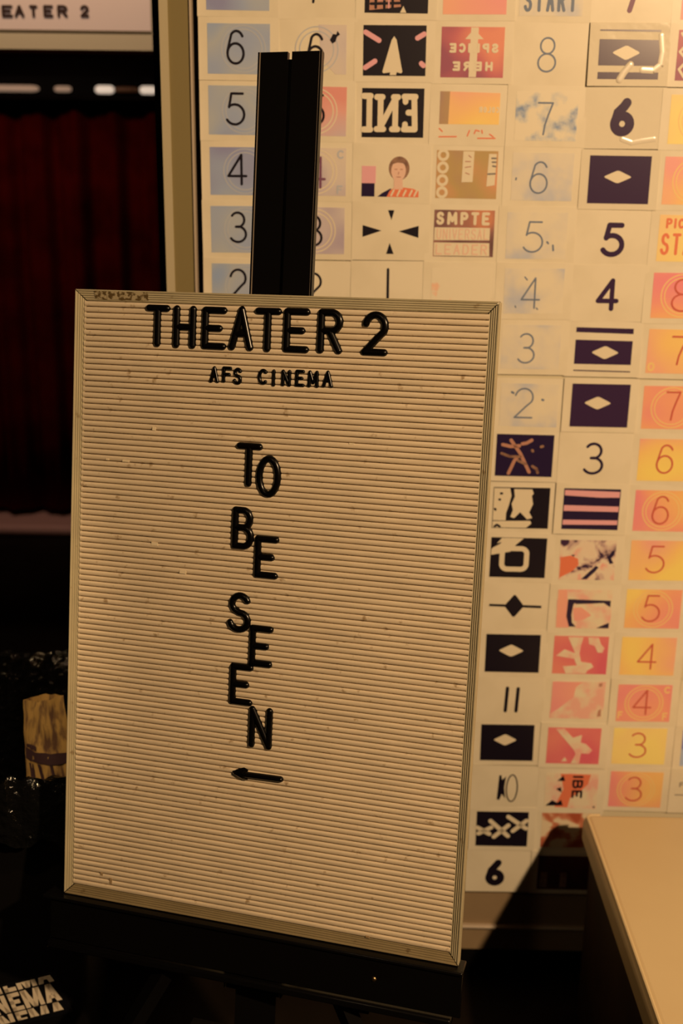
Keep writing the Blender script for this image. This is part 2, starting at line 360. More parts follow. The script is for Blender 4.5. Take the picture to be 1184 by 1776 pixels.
# curtain with vertical folds
curtain_m = pbr('curtain_velvet', (0.080, 0.003, 0.002), 0.95, 0.0, var=(7, (0.040, 0.0015, 0.001), 0.35, 0.7))
b = MB(); nx, x0, x1 = 240, -3.0, -.72
vs = []; rows = 5
for j in range(rows):
    z = .085+(zt-.03-.085)*j/(rows-1)
    for i in range(nx+1):
        x = x0+(x1-x0)*i/nx; k = 1-.25*j/(rows-1)
        yy = 5.33+k*(.035*math.sin(x*31+1.3*math.sin(x*5))+.03*mnoise.noise(Vector((x*6, 0, .3)))+.012*math.sin(x*77))
        vs.append((x, yy, z))
fs = [(j*(nx+1)+i, j*(nx+1)+i+1, (j+1)*(nx+1)+i+1, (j+1)*(nx+1)+i) for j in range(rows-1) for i in range(nx)]
b.add(vs, fs); o = b.build('stage_curtain', curtain_m, smooth=True)
sol = o.modifiers.new('solid', 'SOLIDIFY'); sol.thickness = .004
tag(o, 'dark red pleated curtain hanging across the dim doorway at left', 'curtain')
# pale strip at the foot of the curtain
b = MB(); b.box(-3.6, -.6, 5.17, 5.62, 0, .05); struct(b.build('trim_4', pbr('step_edge', (0.75, 0.46, 0.42), .5, .3)))
bevel(bpy.data.objects['trim_4'], .02)

# ================================================================== CARDS ON THE WALL
CW, CH, PW, PH = .0648*D+.001, .0475*D+.001, .0507*D, .0382*D
T0, T1, T2, T3 = .0009, .0012, .0015, .0018
CARDROT = Matrix.Rotation(math.radians(90), 4, 'X')
class Card:
    def __init__(s, px, py, name, label, prnt=None, group='film frame cards on the wall', mat=None, rot=None, psize=(PW, PH), z=None, tilt=(0, 0), curl=0.0):
        c = on_y(px, py, D)
        lift = random.uniform(0, .0016) if z is None else z
        s.c = c; r = random.uniform(-.5, .5) if rot is None else rot
        mw = Matrix.Translation((c.x, D+.0008-lift, c.z)) @ CARDROT @ Matrix.Rotation(math.radians(r), 4, 'Z') \
            @ Matrix.Rotation(math.radians(tilt[0]+random.uniform(-.35, .35)), 4, 'X') @ Matrix.Rotation(math.radians(tilt[1]+random.uniform(-.35, .35)), 4, 'Y')
        s.mw = mw
        b = MB()
        b.box(-CW/2, CW/2, -CH/2, CH/2, 0, T0)
        s.o = b.build(name, mat or paper, mw=mw); tag(s.o, label, 'card', group)
        s.pw, s.ph = psize
        if prnt:
            b = MB(); b.box(-s.pw/2, s.pw/2, -s.ph/2, s.ph/2, T0, T1); s.print = b.build('print', prnt, s.o)
    def n(s, x, y): return (x*PW/2, y*PH/2)          # normalised print coords -> local
    def part(s, name, mat, fn, smooth=False):
        b = MB(); fn(b); return b.build(name, mat, s.o)
    def poly(s, name, mat, pts, z=(T1, T2)):
        return s.part(name, mat, lambda b: b.poly([s.n(*p) for p in pts], *z))
    def polys(s, name, mat, plist, z=(T1, T2)):
        for i, pts in enumerate(plist): s.poly(name, mat, pts, (z[0], z[1]+i*8e-6))
    def lines(s, name, mat, lst, r, z=T1, closed=False):
        if name not in ('lettering', 'features', 'pattern', 'plaid_line', 'plaid_stripe', 'mark', 'zigzag', 'smudge'):
            for pts in lst: s.part(name, mat, lambda b: b.stroke([s.n(*p) for p in pts], r, T2-T1, z, closed=closed))
            return
        def fn(b):
            for pts in lst: b.stroke([s.n(*p) for p in pts], r, T2-T1, z, closed=closed)
        return s.part(name, mat, fn)
    def num(s, ch, px, py, wpx, hpx, r, mat, z=T1, bold=False):
        """figure with its centre and size read on the wall"""
        a = on_y(px-wpx/2, py, D).x; c = on_y(px+wpx/2, py, D).x
        t = on_y(px, py-hpx/2, D).z; bt = on_y(px, py+hpx/2, D).z
        cx, cz = (a+c)/2-s.c.x, (t+bt)/2-s.c.z
        return s.part('numeral', mat, lambda b: glyph(b, ch, cx-(c-a)/2, cz-(t-bt)/2, cx+(c-a)/2, cz+(t-bt)/2, r, T2-T1, z))
    def ring(s, mat, rx, r, cx=0, cy=0, z=T1, clip=True):
        rxm = rx*PH/2
        def fn(b):
            pts = [(cx*PW/2+rxm*math.cos(2*math.pi*i/48), cy*PH/2+rxm*math.sin(2*math.pi*i/48)) for i in range(48)]
            run = []
            for p in pts+[pts[0]]:
                ok = not clip or abs(p[0]) < PW/2-r and abs(p[1]) < PH/2-r
                if ok: run.append(p)
                if not ok or p is pts[0] and len(run) > 40:
                    if len(run) > 1: b.stroke(run, r, (T2-T1)*.6, z)
                    run = []
            if len(run) > 1: b.stroke(run, r, (T2-T1)*.6, z)
        return s.part('ring', mat, fn)
def ell(cx, cy, rx, ry, n=24): return [(cx+rx*math.cos(2*math.pi*i/n), cy+ry*math.sin(2*math.pi*i/n)) for i in range(n)]
def dia(cx, cy, rx, ry, k=.16):
    """rounded lozenge"""
    P_ = [(cx+rx, cy), (cx, cy+ry), (cx-rx, cy), (cx, cy-ry)]; out = []
    for i in range(4):
        p, a, c = Vector(P_[i]), Vector(P_[i-1]), Vector(P_[(i+1) % 4])
        A, C = p.lerp(a, k), p.lerp(c, k)
        for t in (0, .25, .5, .75, 1): q = A.lerp(p, t).lerp(p.lerp(C, t), t); out.append((q.x, q.y))
    return out
def rrect(cx, cy, rx, ry, k, n=6):
    out = []
    for sx, sy, a in ((1, 1, 0), (-1, 1, 90), (-1, -1, 180), (1, -1, 270)):
        for i in range(n+1):
            t = math.radians(a+90*i/n); out.append((cx+sx*(rx-k)+k*math.cos(t), cy+sy*(ry-k)+k*1.3*math.sin(t)))
    return out
NC = 'number_card'; PC = 'picture_card'
GN = 'countdown number cards on the wall'; GP = 'film leader picture cards on the wall'
THIN = .0021

# --- column at far left: blue countdown
c = Card(412, -27, PC, 'card with plain blue print at top of photo, above the leftmost blue 6', p_blue, GP)
for ch, cx, cy, nx_, ny, wp, hp, lab in (
    ('6', 414, 85, 408.5, 82, 32, 61, 'blue card with thin black 6, leftmost on the wall'),
    ('5', 415, 191.5, 409, 189, 33, 58, 'blue card with thin black 5, left of the black easel mast'),
    ('4', 417, 297, 411.5, 294, 35, 55, 'blue card with thin black 4, left of the black easel mast'),
    ('3', 418, 398, 413.5, 394, 30, 55, 'blue card with thin black 3, left of the black easel mast'),
    ('2', 419, 497, 413, 492, 30, 53, 'blue card with thin black 2, half hidden by top edge of letter board')):
    c = Card(cx, cy, NC, lab, p_blue, GN)
    c.ring(ink_bluering, .93, .0008, .15, 0); c.ring(ink_bluering, .78, .0008, .15, 0)
    c.num(ch, nx_, ny, wp, hp, THIN, ink_black, T2)
# --- second column: behind the mast
c = Card(551, -22, NC, 'cream card with the foot of a black 7, top edge of photo above the mast', None, GN)
c.num('7', 545, -24, 32, 60, THIN, ink_black, T0)
c = Card(549, 86, NC, 'pale card with black 6 and a dark ink mark, behind top of the mast', None, GN)
c.poly('print', p_grey, [(.05,.98),(.95,.98),(.95,-.98),(.6,-.98),(.25,-.5),(.12,0)], (T0, T1))
for rr in (.9, .72): c.ring(ink_bluering, rr, .0009, 0, 0)
c.num('6', 547, 87, 30, 60, THIN, ink_black, T2)
c.polys('ink_mark', ink_black, [[(.42,.38),(.52,.62),(.62,.6),(.66,.74),(.74,.6),(.64,.5),(.6,.32),(.5,.24)]], (T2, T3))
for ch, cx, cy, nx_, ny, wp, hp, mm, lab in (
    ('5', 547, 193, 547, 191, 33, 56, p_greyred, 'grey card with red glow behind a 5, right of the mast'),
    ('4', 547, 298, 549, 299, 32, 56, p_grey, 'grey card with 4 and faint C and F, right of the mast'),
    ('3', 545, 400, 545, 400, 29, 55, p_grey, 'grey card with dark 3, right of the mast')):
    c = Card(cx, cy, NC, lab, mm, GN)
    for rr in (.92, .76): c.ring(ink_cream, rr, .0010, 0, 0)
    c.num(ch, nx_, ny, wp, hp, THIN, ink_plum if ch == '4' else ink_black, T2)
    if ch == '4':
        c.part('lettering', ink_bluering, lambda b: glyph(b, 'C', *c.n(.70, .55), *c.n(.93, .92), .0016, .0003, T1))
        c.part('lettering', ink_bluering, lambda b: glyph(b, 'F', *c.n(.70, -.92), *c.n(.90, -.55), .0016, .0003, T1))
c = Card(544, 502, NC, 'cream card with thin black 2 peeking right of the mast foot', None, GN)
c.num('2', 543, 498, 30, 52, THIN, ink_black, T0)

# --- third column
c = Card(688, -22, PC, 'black card with brown plaid figure, cut by top of photo', ink_black, GP)
c.poly('motif', ink_brown, [(-.85,-.9),(-.82,.9),(.1,.9),(.05,-.2),(.15,-.75)], (T1, T2))
c.lines('plaid_line', ink_black, [[(-.8, y), (.1, y+.04)] for y in (.7,.35,0,-.35,-.65)]+[[(x, .85), (x, -.8)] for x in (-.65,-.38,-.12)], .0022, T2)
c.lines('plaid_stripe', ink_pink, [[(-.6,.1),(-.1,.25)],[(-.55,-.5),(.05,-.38)],[(-.24,-.15),(-.24,-.8)]], .0012, T3)
c.polys('triangle', ink_cream, [[(.12,-.98),(.22,-.72),(.32,-.98)],[(.35,.8),(.46,-.3),(.56,.8)]])
c = Card(684, 88, PC, 'black card with cream arrowhead pointing up between pink bars', ink_black, GP)
c.poly('arrow', ink_cream, [(-.02,.57),(.06,.42),(.26,-.84),(.22,-.90),(.08,-.85),(.06,-.97),(-.14,-.97),(-.13,-.86),(-.34,-.90),(-.38,-.84),(-.10,.42)])
c.lines('bar', ink_pink, [[(-.93,.72),(-.5,.40)],[(-.93,-.68),(-.62,-.42)],[(.72,.50),(.93,.66)],[(.86,-.50),(.93,-.58)]], .0042)
c = Card(681, 196, PC, 'black card with END in reversed cream slab letters', ink_black, GP)
c.lines('lettering', ink_cream, [[(.68,.66),(.72,-.66)],[(.36,.66),(.72,.66)],[(.36,-.66),(.72,-.66)],[(.50,.02),(.70,.02)],[(.40,.66),(.40,.46)],[(.40,-.66),(.40,-.46)],
    [(-.40,.64),(-.40,-.64)],[(.08,.64),(.08,-.64)],[(-.40,-.6),(.08,.6)],[(-.52,.64),(-.34,.64)],[(-.52,-.66),(-.30,-.66)],[(.02,.64),(.16,.64)],[(-.02,-.66),(.16,-.66)],
    [(-.76,.66),(-.76,-.66)],[(-.94,.68),(-.72,.68)],[(-.94,-.68),(-.72,-.68)]], .0050)
c = Card(679, 301, PC, "cream card with a woman's head portrait beside pink and navy blocks", None, GP)
c.polys('colour_block', ink_pink, [[(-.98,.30),(-.52,.30),(-.52,-.42),(-.98,-.42)]], (T0, T1))
c.polys('navy_block', ink_navy, [[(-.98,-.42),(-.55,-.42),(-.55,-.98),(-.98,-.98)]], (T0, T1))
c.poly('hair', ink_hair, ell(.24, .22, .34, .50)+[], (T0, T1))
c.poly('shoulder', ink_navy, [(-.45,-.98),(-.30,-.82),(-.02,-.62),(.1,-.98)], (T0, T1))
c.poly('blouse', ink_redorange, [(-.15,-.98),(-.05,-.72),(.12,-.58),(.42,-.58),(.70,-.62),(.90,-.72),(.90,-.98)], (T1, T1+.0001))
c.lines('pattern', ink_cream, [[(x, -.92), (x+.08, -.70)] for x in (-.0,.2,.4,.6,.76)], .0016, T1+.0001)
c.poly('face', ink_skin, ell(.22, .12, .24, .44), (T1, T2))
c.poly('neck', ink_skin, [(.08,-.2),(.36,-.2),(.38,-.66),(.08,-.66)], (T1+.0001, T2-.0001))
c.poly('fringe', ink_hair, [(-.06,.30),(-.02,.52),(.14,.66),(.34,.64),(.46,.48),(.48,.28),(.36,.44),(.18,.46),(.04,.40)], (T2, T3))
c.lines('features', ink_brown, [[(.10,.18),(.17,.18)],[(.28,.18),(.35,.18)],[(.23,.06),(.22,-.02)],[(.17,-.14),(.29,-.14)]], .0008, T2)
c = Card(677, 401, PC, 'cream card with four black triangles pointing inward', None, GP)
c.polys('triangle', ink_black, [[(-.93,.25),(-.93,-.26),(-.30,.02)],[(.93,.25),(.93,-.27),(.27,.0)],[(-.10,.90),(.11,.90),(.02,.48)],[(-.13,-.98),(.12,-.98),(-.02,-.50)]], (T0, T1))
c = Card(674, 502, PC, 'cream card with single black vertical line, touching top edge of letter board', None, GP)
c.lines('bar', ink_black, [[(-.04,.88),(-.03,-.98)]], .0024, T0)

# --- fourth column
c = Card(824, -20, PC, 'pink card with a dark bar, cut by top of photo', p_pink, GP)
c.poly('bar', ink_black, [(-.28,.1),(.2,.1),(.2,-.38),(-.26,-.38)])
c = Card(819, 91, PC, 'dark red card with cream cross and reversed words SPLICE HERE', p_splice, GP)
c.polys('cross', ink_cream, [[(-.10,-.98),(-.07,.98),(.17,.98),(.14,-.98)],[(-.25,.52),(.02,.92),(.34,.52)]])
c.part('lettering', ink_cream, lambda b: text(b, 'SPLICE', *c.n(-.74,-.02), *c.n(.82,.36), .0021, .0003, T2, .35, True))
c.part('lettering', ink_cream, lambda b: text(b, 'HERE', *c.n(-.62,-.74), *c.n(.66,-.36), .0021, .0003, T2, .45, True))
c = Card(814, 200, PC, 'orange card with small reversed pale word and faint red marks below', None, GP)
c.poly('print', p_orange, [(-.97,.95),(.96,.92),(.96,-.36),(-.97,-.38)], (T0, T1))
c.poly('brown_band', ink_hair if False else p_brown, [(-.97,.95),(-.66,.95),(-.68,-.37),(-.97,-.38)], (T1, T1+.0001))  # brown printed band down the left side
c.part('lettering', ink_cream, lambda b: text(b, 'COLOR', *c.n(.30,.12), *c.n(.95,.36), .0011, .0003, T1, .3, True))
c.lines('mark', ink_redorange, [[(-.96,-.90),(-.4,-.88)],[(-.96,-.56),(-.86,-.68)],[(-.04,-.84),(.02,-.62)],[(.18,-.74),(.22,-.60),(.34,-.64)],[(.42,-.60),(.44,-.72)],[(.68,-.76),(.80,-.86)],[(.3,-.93),(.86,-.92)]], .0011, T0)
c = Card(809, 303, PC, 'brown and olive card with four cream rings down its left side', p_brown, GP)
for y in (.80,.28,-.25,-.76): c.ring(ink_cream, .19, .0026, -.79, y, clip=False)
c.polys('block', ink_cream, [[(-.14,.97),(.22,.97),(.20,-.30),(-.16,-.32)],[(.70,.88),(.95,.88),(.93,-.42),(.66,-.48)]])
c.lines('mark', ink_brown, [[(.04,.8),(.12,.72)],[(-.06,.55),(.10,.55)],[(-.06,.3),(.12,.34)],[(-.04,.08),(.08,.02)]], .0008, T2)
c.lines('bar', ink_grey, [[(.80,.70),(.93,.70)],[(.82,.54),(.93,.54)],[(.84,.38),(.93,.36)],[(.70,.04),(.92,.06)]], .0014, T2)
c = Card(804, 405, PC, 'brown banded card with three rows of cream lettering, left of thin slate 5', p_leader, GP)
c.polys('band', ink_cream, [[(-.98,.25),(.86,.25),(.86,-.28),(-.98,-.30)],[(-.98,-.40),(.86,-.40),(.88,-.97),(-.98,-.97)]])
c.part('lettering', ink_cream, lambda b: text(b, 'SMPTE', *c.n(-.93,.36), *c.n(.84,.92), .0027, .0003, T1, .35))
c.part('faint_lettering', ink_skin, lambda b: text(b, 'UNIVERSAL', *c.n(-.90,-.26), *c.n(.82,.20), .0009, .0003, T2, .35))
c.part('faint_lettering', ink_skin, lambda b: text(b, 'LEADER', *c.n(-.92,-.92), *c.n(.80,-.46), .0012, .0003, T2, .4))
c = Card(799, 504, PC, 'almost blank cream card with faint red specks, under the brown banded card', p_faint, GP)

# --- fifth column
c = Card(957, -17, PC, 'cream card with dark blue word START, cut by top of photo', p_fade, GP)
c.part('lettering', ink_slate, lambda b: text(b, 'START', *c.n(-.86,-.84), *c.n(.80,.05), .0026, .0003, T1, .35))
for ch, cx, cy, nx_, ny, wp, hp, mm, lab in (
    ('8', 954, 94, 948.5, 95, 33, 62, None, 'plain cream card with thin dark 8, under START card'),
    ('7', 947, 202, 944.5, 206, 28, 58, p_stain, 'cream card with blue blotches around a thin 7'),
    ('6', 940, 307, 934, 308, 32, 57, p_fade, 'pale card with thin slate 6 and one small dark dot at its left'),
    ('5', 930, 409, 925, 411, 34, 55, p_fade, 'pale card with thin slate 5 and two specks at its right'),
    ('4', 925, 505, 919.5, 508, 34, 55, p_fade, 'pale blue-edged card with thin slate 4, right of letter board top corner'),
    ('3', 920, 602, 912.5, 604, 30, 53, p_fade, 'pale blue-edged card with thin slate 3, beside letter board right edge'),
    ('2', 917, 703, 908, 699, 33, 53, p_fade, 'pale card with thin slate 2 between two small dots')):
    c = Card(cx, cy, NC, lab, mm, GN)
    c.num(ch, nx_, ny, wp, hp, .0015, ink_slate, T1 if mm else T0)
    if ch == '6': c.lines('speck', ink_slate, [[(-.86,-.12),(-.85,-.06)]], .0014)
    if ch == '5': c.lines('speck', ink_slate, [[(.36,-.26),(.40,-.32)],[(.56,-.40),(.58,-.62)]], .0016)
    if ch == '2': c.lines('speck', ink_slate, [[(-.62,.60),(-.56,.56)],[(.44,.28),(.48,.26)]], .0020)
    if ch == '4': c.lines('speck', ink_slate, [[(-.6,-.66),(-.58,-.72)],[(.12,-.74),(.16,-.80)],[(-.32,.62),(-.24,.5)]], .0012)
c = Card(909, 790, PC, 'navy card with tangled brown scratches', ink_navy, GP)
c.lines('scratch', ink_brown, [[(-.50,.72),(-.15,.1),(.20,-.78)],[(-.52,-.86),(-.34,-.25),(-.26,-.12)],[(-.78,.50),(-.5,.42),(-.2,.46)],[(-.1,.56),(.05,.60),(.22,.74)]], .0032)
c.lines('smudge', ink_hair, [[(-.80,.08),(-.5,-.06),(-.1,-.06)],[(.30,-.5),(.45,-.62),(.5,-.8)],[(.56,.44),(.62,.46)],[(.26,.26),(.28,.22)],[(-.2,-.25),(.06,-.4)]], .0026)
c = Card(903, 881, PC, 'black card with thick cream pictogram strokes', ink_black, GP)
c.polys('motif', ink_cream, [[(-.98,.96),(-.42,.96),(-.36,.6),(-.44,.1),(-.52,-.25),(-.52,-.62),(-.98,-.62)],
    [(-.28,.92),(.36,.92),(.42,.72),(.36,.6),(.42,.2),(.30,-.2),(.42,-.48),(.24,-.55),(-.02,-.2),(-.22,-.50),(-.36,-.44),(-.28,-.1),(-.34,.2),(-.24,.55)],
    [(-.98,-.66),(.36,-.62),(.40,-.76),(.22,-.97),(-.98,-.97)]])
c.lines('dot', ink_black, [[(-.74,.70),(-.70,.70)],[(-.92,-.06),(-.90,-.10)],[(-.9,-.92),(-.82,-.84),(-.72,-.92)],[(-.78,.4),(-.76,.4)]], .0022, T2)
c = Card(898, 967, PC, 'black card with cream rounded square loop and slanted tail', ink_black, GP)
c.part('motif', ink_cream, lambda b: b.stroke([c.n(*p) for p in rrect(-.14, -.06, .44, .46, .2)], .0050, .0003, T1, closed=True))
c.polys('tail', ink_cream, [[(-.98,.40),(-.62,.98),(.16,.98),(-.1,.66),(-.3,.30),(-.6,.22),(-.98,.12)]])
c.polys('notch', ink_black, [[(-.97,.62),(-.62,.78),(-.70,.66),(-.97,.46)],[(-.97,.98),(-.84,.98),(-.9,.86),(-.97,.84)]], (T2, T3))
c = Card(893, 1052, PC, 'cream card with black diamond on a horizontal bar', None, GP)
c.polys('bar', ink_black, [[(-.95,.12),(.95,.08),(.95,-.05),(-.95,.0)]], (T0, T1))
c.poly('diamond', ink_black, dia(-.04,.04,.36,.62), (T0, T1+.0001))
c = Card(888.5, 1133, PC, 'black card with cream diamond, above the two-bar card', ink_black, GP)
c.poly('diamond', ink_cream, dia(-.06,.15,.47,.33))
c = Card(884, 1213, PC, 'cream card with two black upright bars', None, GP)
c.lines('bar', ink_black, [[(-.12,.62),(-.15,-.62)],[(.28,.60),(.25,-.62)]], .0034, T0)
c = Card(879, 1288, PC, 'black card with cream diamond, between two-bar card and the 10 card', ink_black, GP)
c.poly('diamond', ink_cream, dia(-.08,.16,.45,.32))
c = Card(874, 1366, NC, 'cream card with black 10, its 1 blotted', None, GN)
c.part('numeral', ink_black, lambda b: (b.poly([c.n(*p) for p in [(-.22,.70),(-.14,.72),(-.10,.45),(.04,.65),(.0,.0),(.06,-.6),(-.08,-.35),(-.16,-.70),(-.26,-.66)]], T0, T1),
    glyph(b, '0', *c.n(.06,-.80), *c.n(.52,.78), .0013, .0003, T0)))
c = Card(870, 1437, PC, 'black card with three cream crosses in a row', ink_black, GP)
c.lines('cross', ink_cream, [[(-.46,.46),(.24,-.40)],[(-.30,-.46),(.24,.22)],[(.22,.72),(.92,.06)],[(.42,-.10),(.92,.50)],[(-.95,.06),(-.48,-.30)],[(-.9,-.28),(-.42,.08)]], .0046)
c = Card(864, 1510, NC, 'cream card with bold black 6, lowest on the wall beside board', None, GN)
def bold6(b, cx, cy, w_, h_, z):
    R = w_/2; pts = [(cx+R*.62*math.cos(t*math.pi/16), cy-h_/2+R+R*.62*math.sin(t*math.pi/16)) for t in range(32)]
    b.stroke(pts, R*.38, .0003, z, closed=True)
    b.stroke([(cx-R*.62, cy-h_/2+R), (cx-R*.40, cy-h_/2+R*1.9), (cx+R*.05, cy+h_/2-R*.75), (cx+R*.28, cy+h_/2-R*.42)], R*.38, .0003, z)
def bold6_at(c, px, py, wp, hp, mat):
    a = on_y(px, py, D); sc = (on_y(px+1, py, D)-a).x; sz = (a-on_y(px, py+1, D)).z
    c.part('numeral', mat, lambda b: bold6(b, a.x-c.c.x, a.z-c.c.z, wp*sc, hp*sz, T0))
bold6_at(c, 858, 1513, 33, 46, ink_black)

# --- sixth column
c = Card(1098, -15, NC, 'cream card with the foot of a plum 7, cut by top of photo', None, GN)
c.part('numeral', ink_plum, lambda b: b.stroke([(.045*.2, .03), (.004, -.0), (-.004, -.030)], .0042, .0003, T0))
c = Card(1090, 95, PC, 'glossy card with purple diamond band and bright lamp glare', None, GP, mat=paper_gloss, z=.003, tilt=(-1.5, 1.4))
c.polys('bar', ink_purple, [[(-.97,.98),(.97,.98),(.97,.90),(-.97,.92)],[(-.97,-.70),(.97,-.70),(.97,-.98),(-.97,-.98)]], (T0, T1))
c.poly('print', ink_purple, [(-.97,.60),(.97,.58),(.97,-.44),(-.97,-.44)], (T0, T1))
c.poly('diamond', ink_cream, dia(-.10,.07,.46,.30))
glare_m = pbr('laminate_glare', (0.80, 0.74, 0.62), 0.22, 1.0)  # pale glossy ridges put the lamp glare into colour and shape
c.part('glare_crease', glare_m, lambda b: b.stroke([c.n(-.26,-1.0), c.n(-.14,-.72), c.n(.06,-.40)], .0062, .0020, T0, flat=False), smooth=True)
c.part('glare_crease', glare_m, lambda b: b.stroke([c.n(.99,.75), c.n(1.06,.1), c.n(1.02,-.4), c.n(.8,-.62), c.n(.45,-.60)], .0055, .0010, T0, flat=False), smooth=True)
c = Card(1082, 205, NC, 'glossy cream card with bold purple 6', None, GN, mat=paper_gloss, z=.001)
bold6_at(c, 1079, 203, 42, 68, ink_purple)
c.part('glare_crease', glare_m, lambda b: b.stroke([c.n(-.02,-.86), c.n(.3,-1.0), c.n(.6,-.92), c.n(1.0,-.84)], .0050, .0010, T0, flat=False), smooth=True)
c = Card(1073, 312, PC, 'solid purple card with cream diamond, between purple 6 and 5', ink_purple, GP, mat=paper_gloss, z=.002)
c.poly('diamond', ink_cream, dia(-.06,.12,.47,.28))
c = Card(1064, 412, NC, 'cream card with bold purple 5', None, GN)
c.num('5', 1063, 416, 40, 60, .0046, ink_purple, T0)
c = Card(1056, 509, NC, 'cream card with bold purple 4', None, GN)
c.num('4', 1053, 511, 40, 57, .0042, ink_purple, T0)
c = Card(1046, 606, PC, 'purple diamond card with purple bars above and below, under bold 4', None, GP)
c.polys('bar', ink_purple, [[(-.97,.98),(.97,.96),(.97,.72),(-.97,.76)],[(-.97,-.95),(.97,-.97),(.97,-1.02),(-.97,-1.0)]], (T0, T1))
c.poly('print', ink_purple, [(-.97,.42),(.97,.40),(.97,-.68),(-.97,-.68)], (T0, T1))
c.poly('diamond', ink_cream, dia(.06,-.14,.48,.31))
c = Card(1039.5, 703, PC, 'solid purple card with cream diamond, above the thin-brushed 3', ink_purple, GP, z=.003)
c.poly('diamond', ink_cream, dia(-.09,.12,.48,.31))
c = Card(1031, 795, NC, 'cream card with brushed black 3', None, GN)
c.num('3', 1029, 795, 35, 56, .0026, ink_navy, T0)
c = Card(1024, 882.5, PC, 'navy card with three pink horizontal stripes', ink_navy, GP, z=.003)
c.polys('stripe', ink_pink, [[(-.97,.92),(.97,.88),(.97,.60),(.3,.58),(-.97,.66)],[(-.97,.18),(.97,.16),(.97,-.10),(-.97,-.10)],[(-.97,-.54),(.97,-.52),(.97,-.74),(-.97,-.78)]])
c = Card(1018, 971, PC, 'mottled cream card with coral blob and black flecks', p_collage, GP)
c.poly('blob', ink_redorange, [(-.97,.12),(-.6,.22),(-.34,.06),(-.30,-.24),(-.5,-.55),(-.97,-.92)], (T1, T1+.0002))
c.polys('fleck', ink_navy, [[(-.18,-.97),(.12,-.55),(.32,-.28),(.42,-.36),(.30,-.58),(.02,-.97)],[(.72,.12),(.86,.48),(.95,.5),(.95,.30),(.84,.1),(.94,-.14),(.80,-.18)],[(-.6,.26),(-.5,.16),(-.46,.26)]])
c = Card(1012, 1056, PC, 'coral card with dark curved band around a coral drop', p_paleclo, GP)
c.polys('blob', p_pink, [[(-.97,.97),(-.66,.97),(-.5,-.97),(-.97,-.97)],[(-.40,.05),(-.1,.10),(.2,-.2),(.28,-.32),(.0,-.55),(-.32,-.62)]], (T1, T1+.0002))
c.polys('band', ink_navy, [[(-.60,.50),(-.30,.50),(-.40,.2),(-.44,-.3),(-.40,-.7),(-.25,-.92),(-.5,-.92),(-.62,-.4)],[(-.6,.50),(.95,.46),(.95,.12),(.7,.34),(.3,.30),(-.3,.26)],[(.5,-.97),(.95,-.97),(.95,-.68)]])
c = Card(1006, 1136, PC, 'red card with branching cream shapes', p_redflat, GP)
c.polys('motif', p_paleclo, [[(-.5,.95),(.06,.95),(.0,.55),(-.04,.1),(.04,-.35),(.42,-.42),(.52,-.62),(.30,-.80),(.25,-.97),(-.5,-.97),(-.62,-.6),(-.1,-.55),(-.22,-.2),(-.9,-.05),(-.6,.3),(-.2,.1)],
    [(.24,.95),(.62,.95),(.72,.6),(.86,.4),(.80,.15),(.62,.16),(.50,.5),(.28,.6)]])
c = Card(1001, 1214, PC, 'coral card with pale cloud rising to the right', p_paleclo, GP)
c.poly('blob', p_pink, [(-.97,.97),(.14,.97),(-.10,.70),(-.16,.15),(-.5,-.25),(-.7,-.5),(-.97,-.75)])
c.polys('fleck', ink_brown, [[(.80,-.55),(.90,-.45),(.92,-.85),(.78,-.88)],[(.74,.92),(.88,.94),(.86,.76),(.76,.74)]])
c = Card(994, 1293, PC, 'crimson card with a cream diagonal figure', p_redflat, GP)
c.polys('motif', p_paleclo, [[(-.72,.92),(-.4,.95),(-.05,.45),(.28,.62),(.26,.2),(.46,.12),(.72,-.22),(.60,-.42),(.30,-.40),(.26,-.97),(-.05,-.97),(.10,-.45),(.02,-.22),(-.34,.35)],[(-.42,-.88),(-.30,-.62),(-.2,-.85)]])
c = Card(990, 1371, PC, 'cream and rust card with black sideways letters IBE', p_paleclo, GP)
c.poly('blob', ink_redorange, [(-.45,.95),(.70,.95),(.62,.40),(.3,-.1),(-.02,-.4),(-.1,-.95),(-.6,-.95),(-.3,.1)], (T1, T1+.0002))
def ibe(b):
    q = MB()
    for ch, x0, x1 in (('I', 0, .006), ('B', .010, .030), ('E', .034, .052)): glyph(q, ch, x0, 0, x1, .022, .0022, .0003, T2)
    x, y = c.n(.02, .88); b.add([(x+v[1], y-v[0], v[2]) for v in q.v], q.f)
c.part('lettering', ink_black, ibe)
c.polys('blot', ink_black, [[(-.56,.55),(-.34,.86),(-.26,.56)],[(-.58,.1),(-.4,.2),(-.36,-.1),(-.48,0)],[(-.95,-.88),(-.7,-.55),(-.5,-.7),(-.36,-.52),(-.28,-.84)],[(.86,-.86),(.95,-.84),(.92,-.98)]], (T1+.0002, T2))
c = Card(983, 1440, PC, 'rust mottled cream card just left of the bench top', p_rust, GP)
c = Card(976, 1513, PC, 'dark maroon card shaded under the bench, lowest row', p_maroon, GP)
c.polys('block', ink_hair, [[(-.88,.02),(-.62,.02),(-.62,-.86),(-.92,-.86)],[(-.10,.0),(.14,.0),(.14,-.86),(-.12,-.86)]])

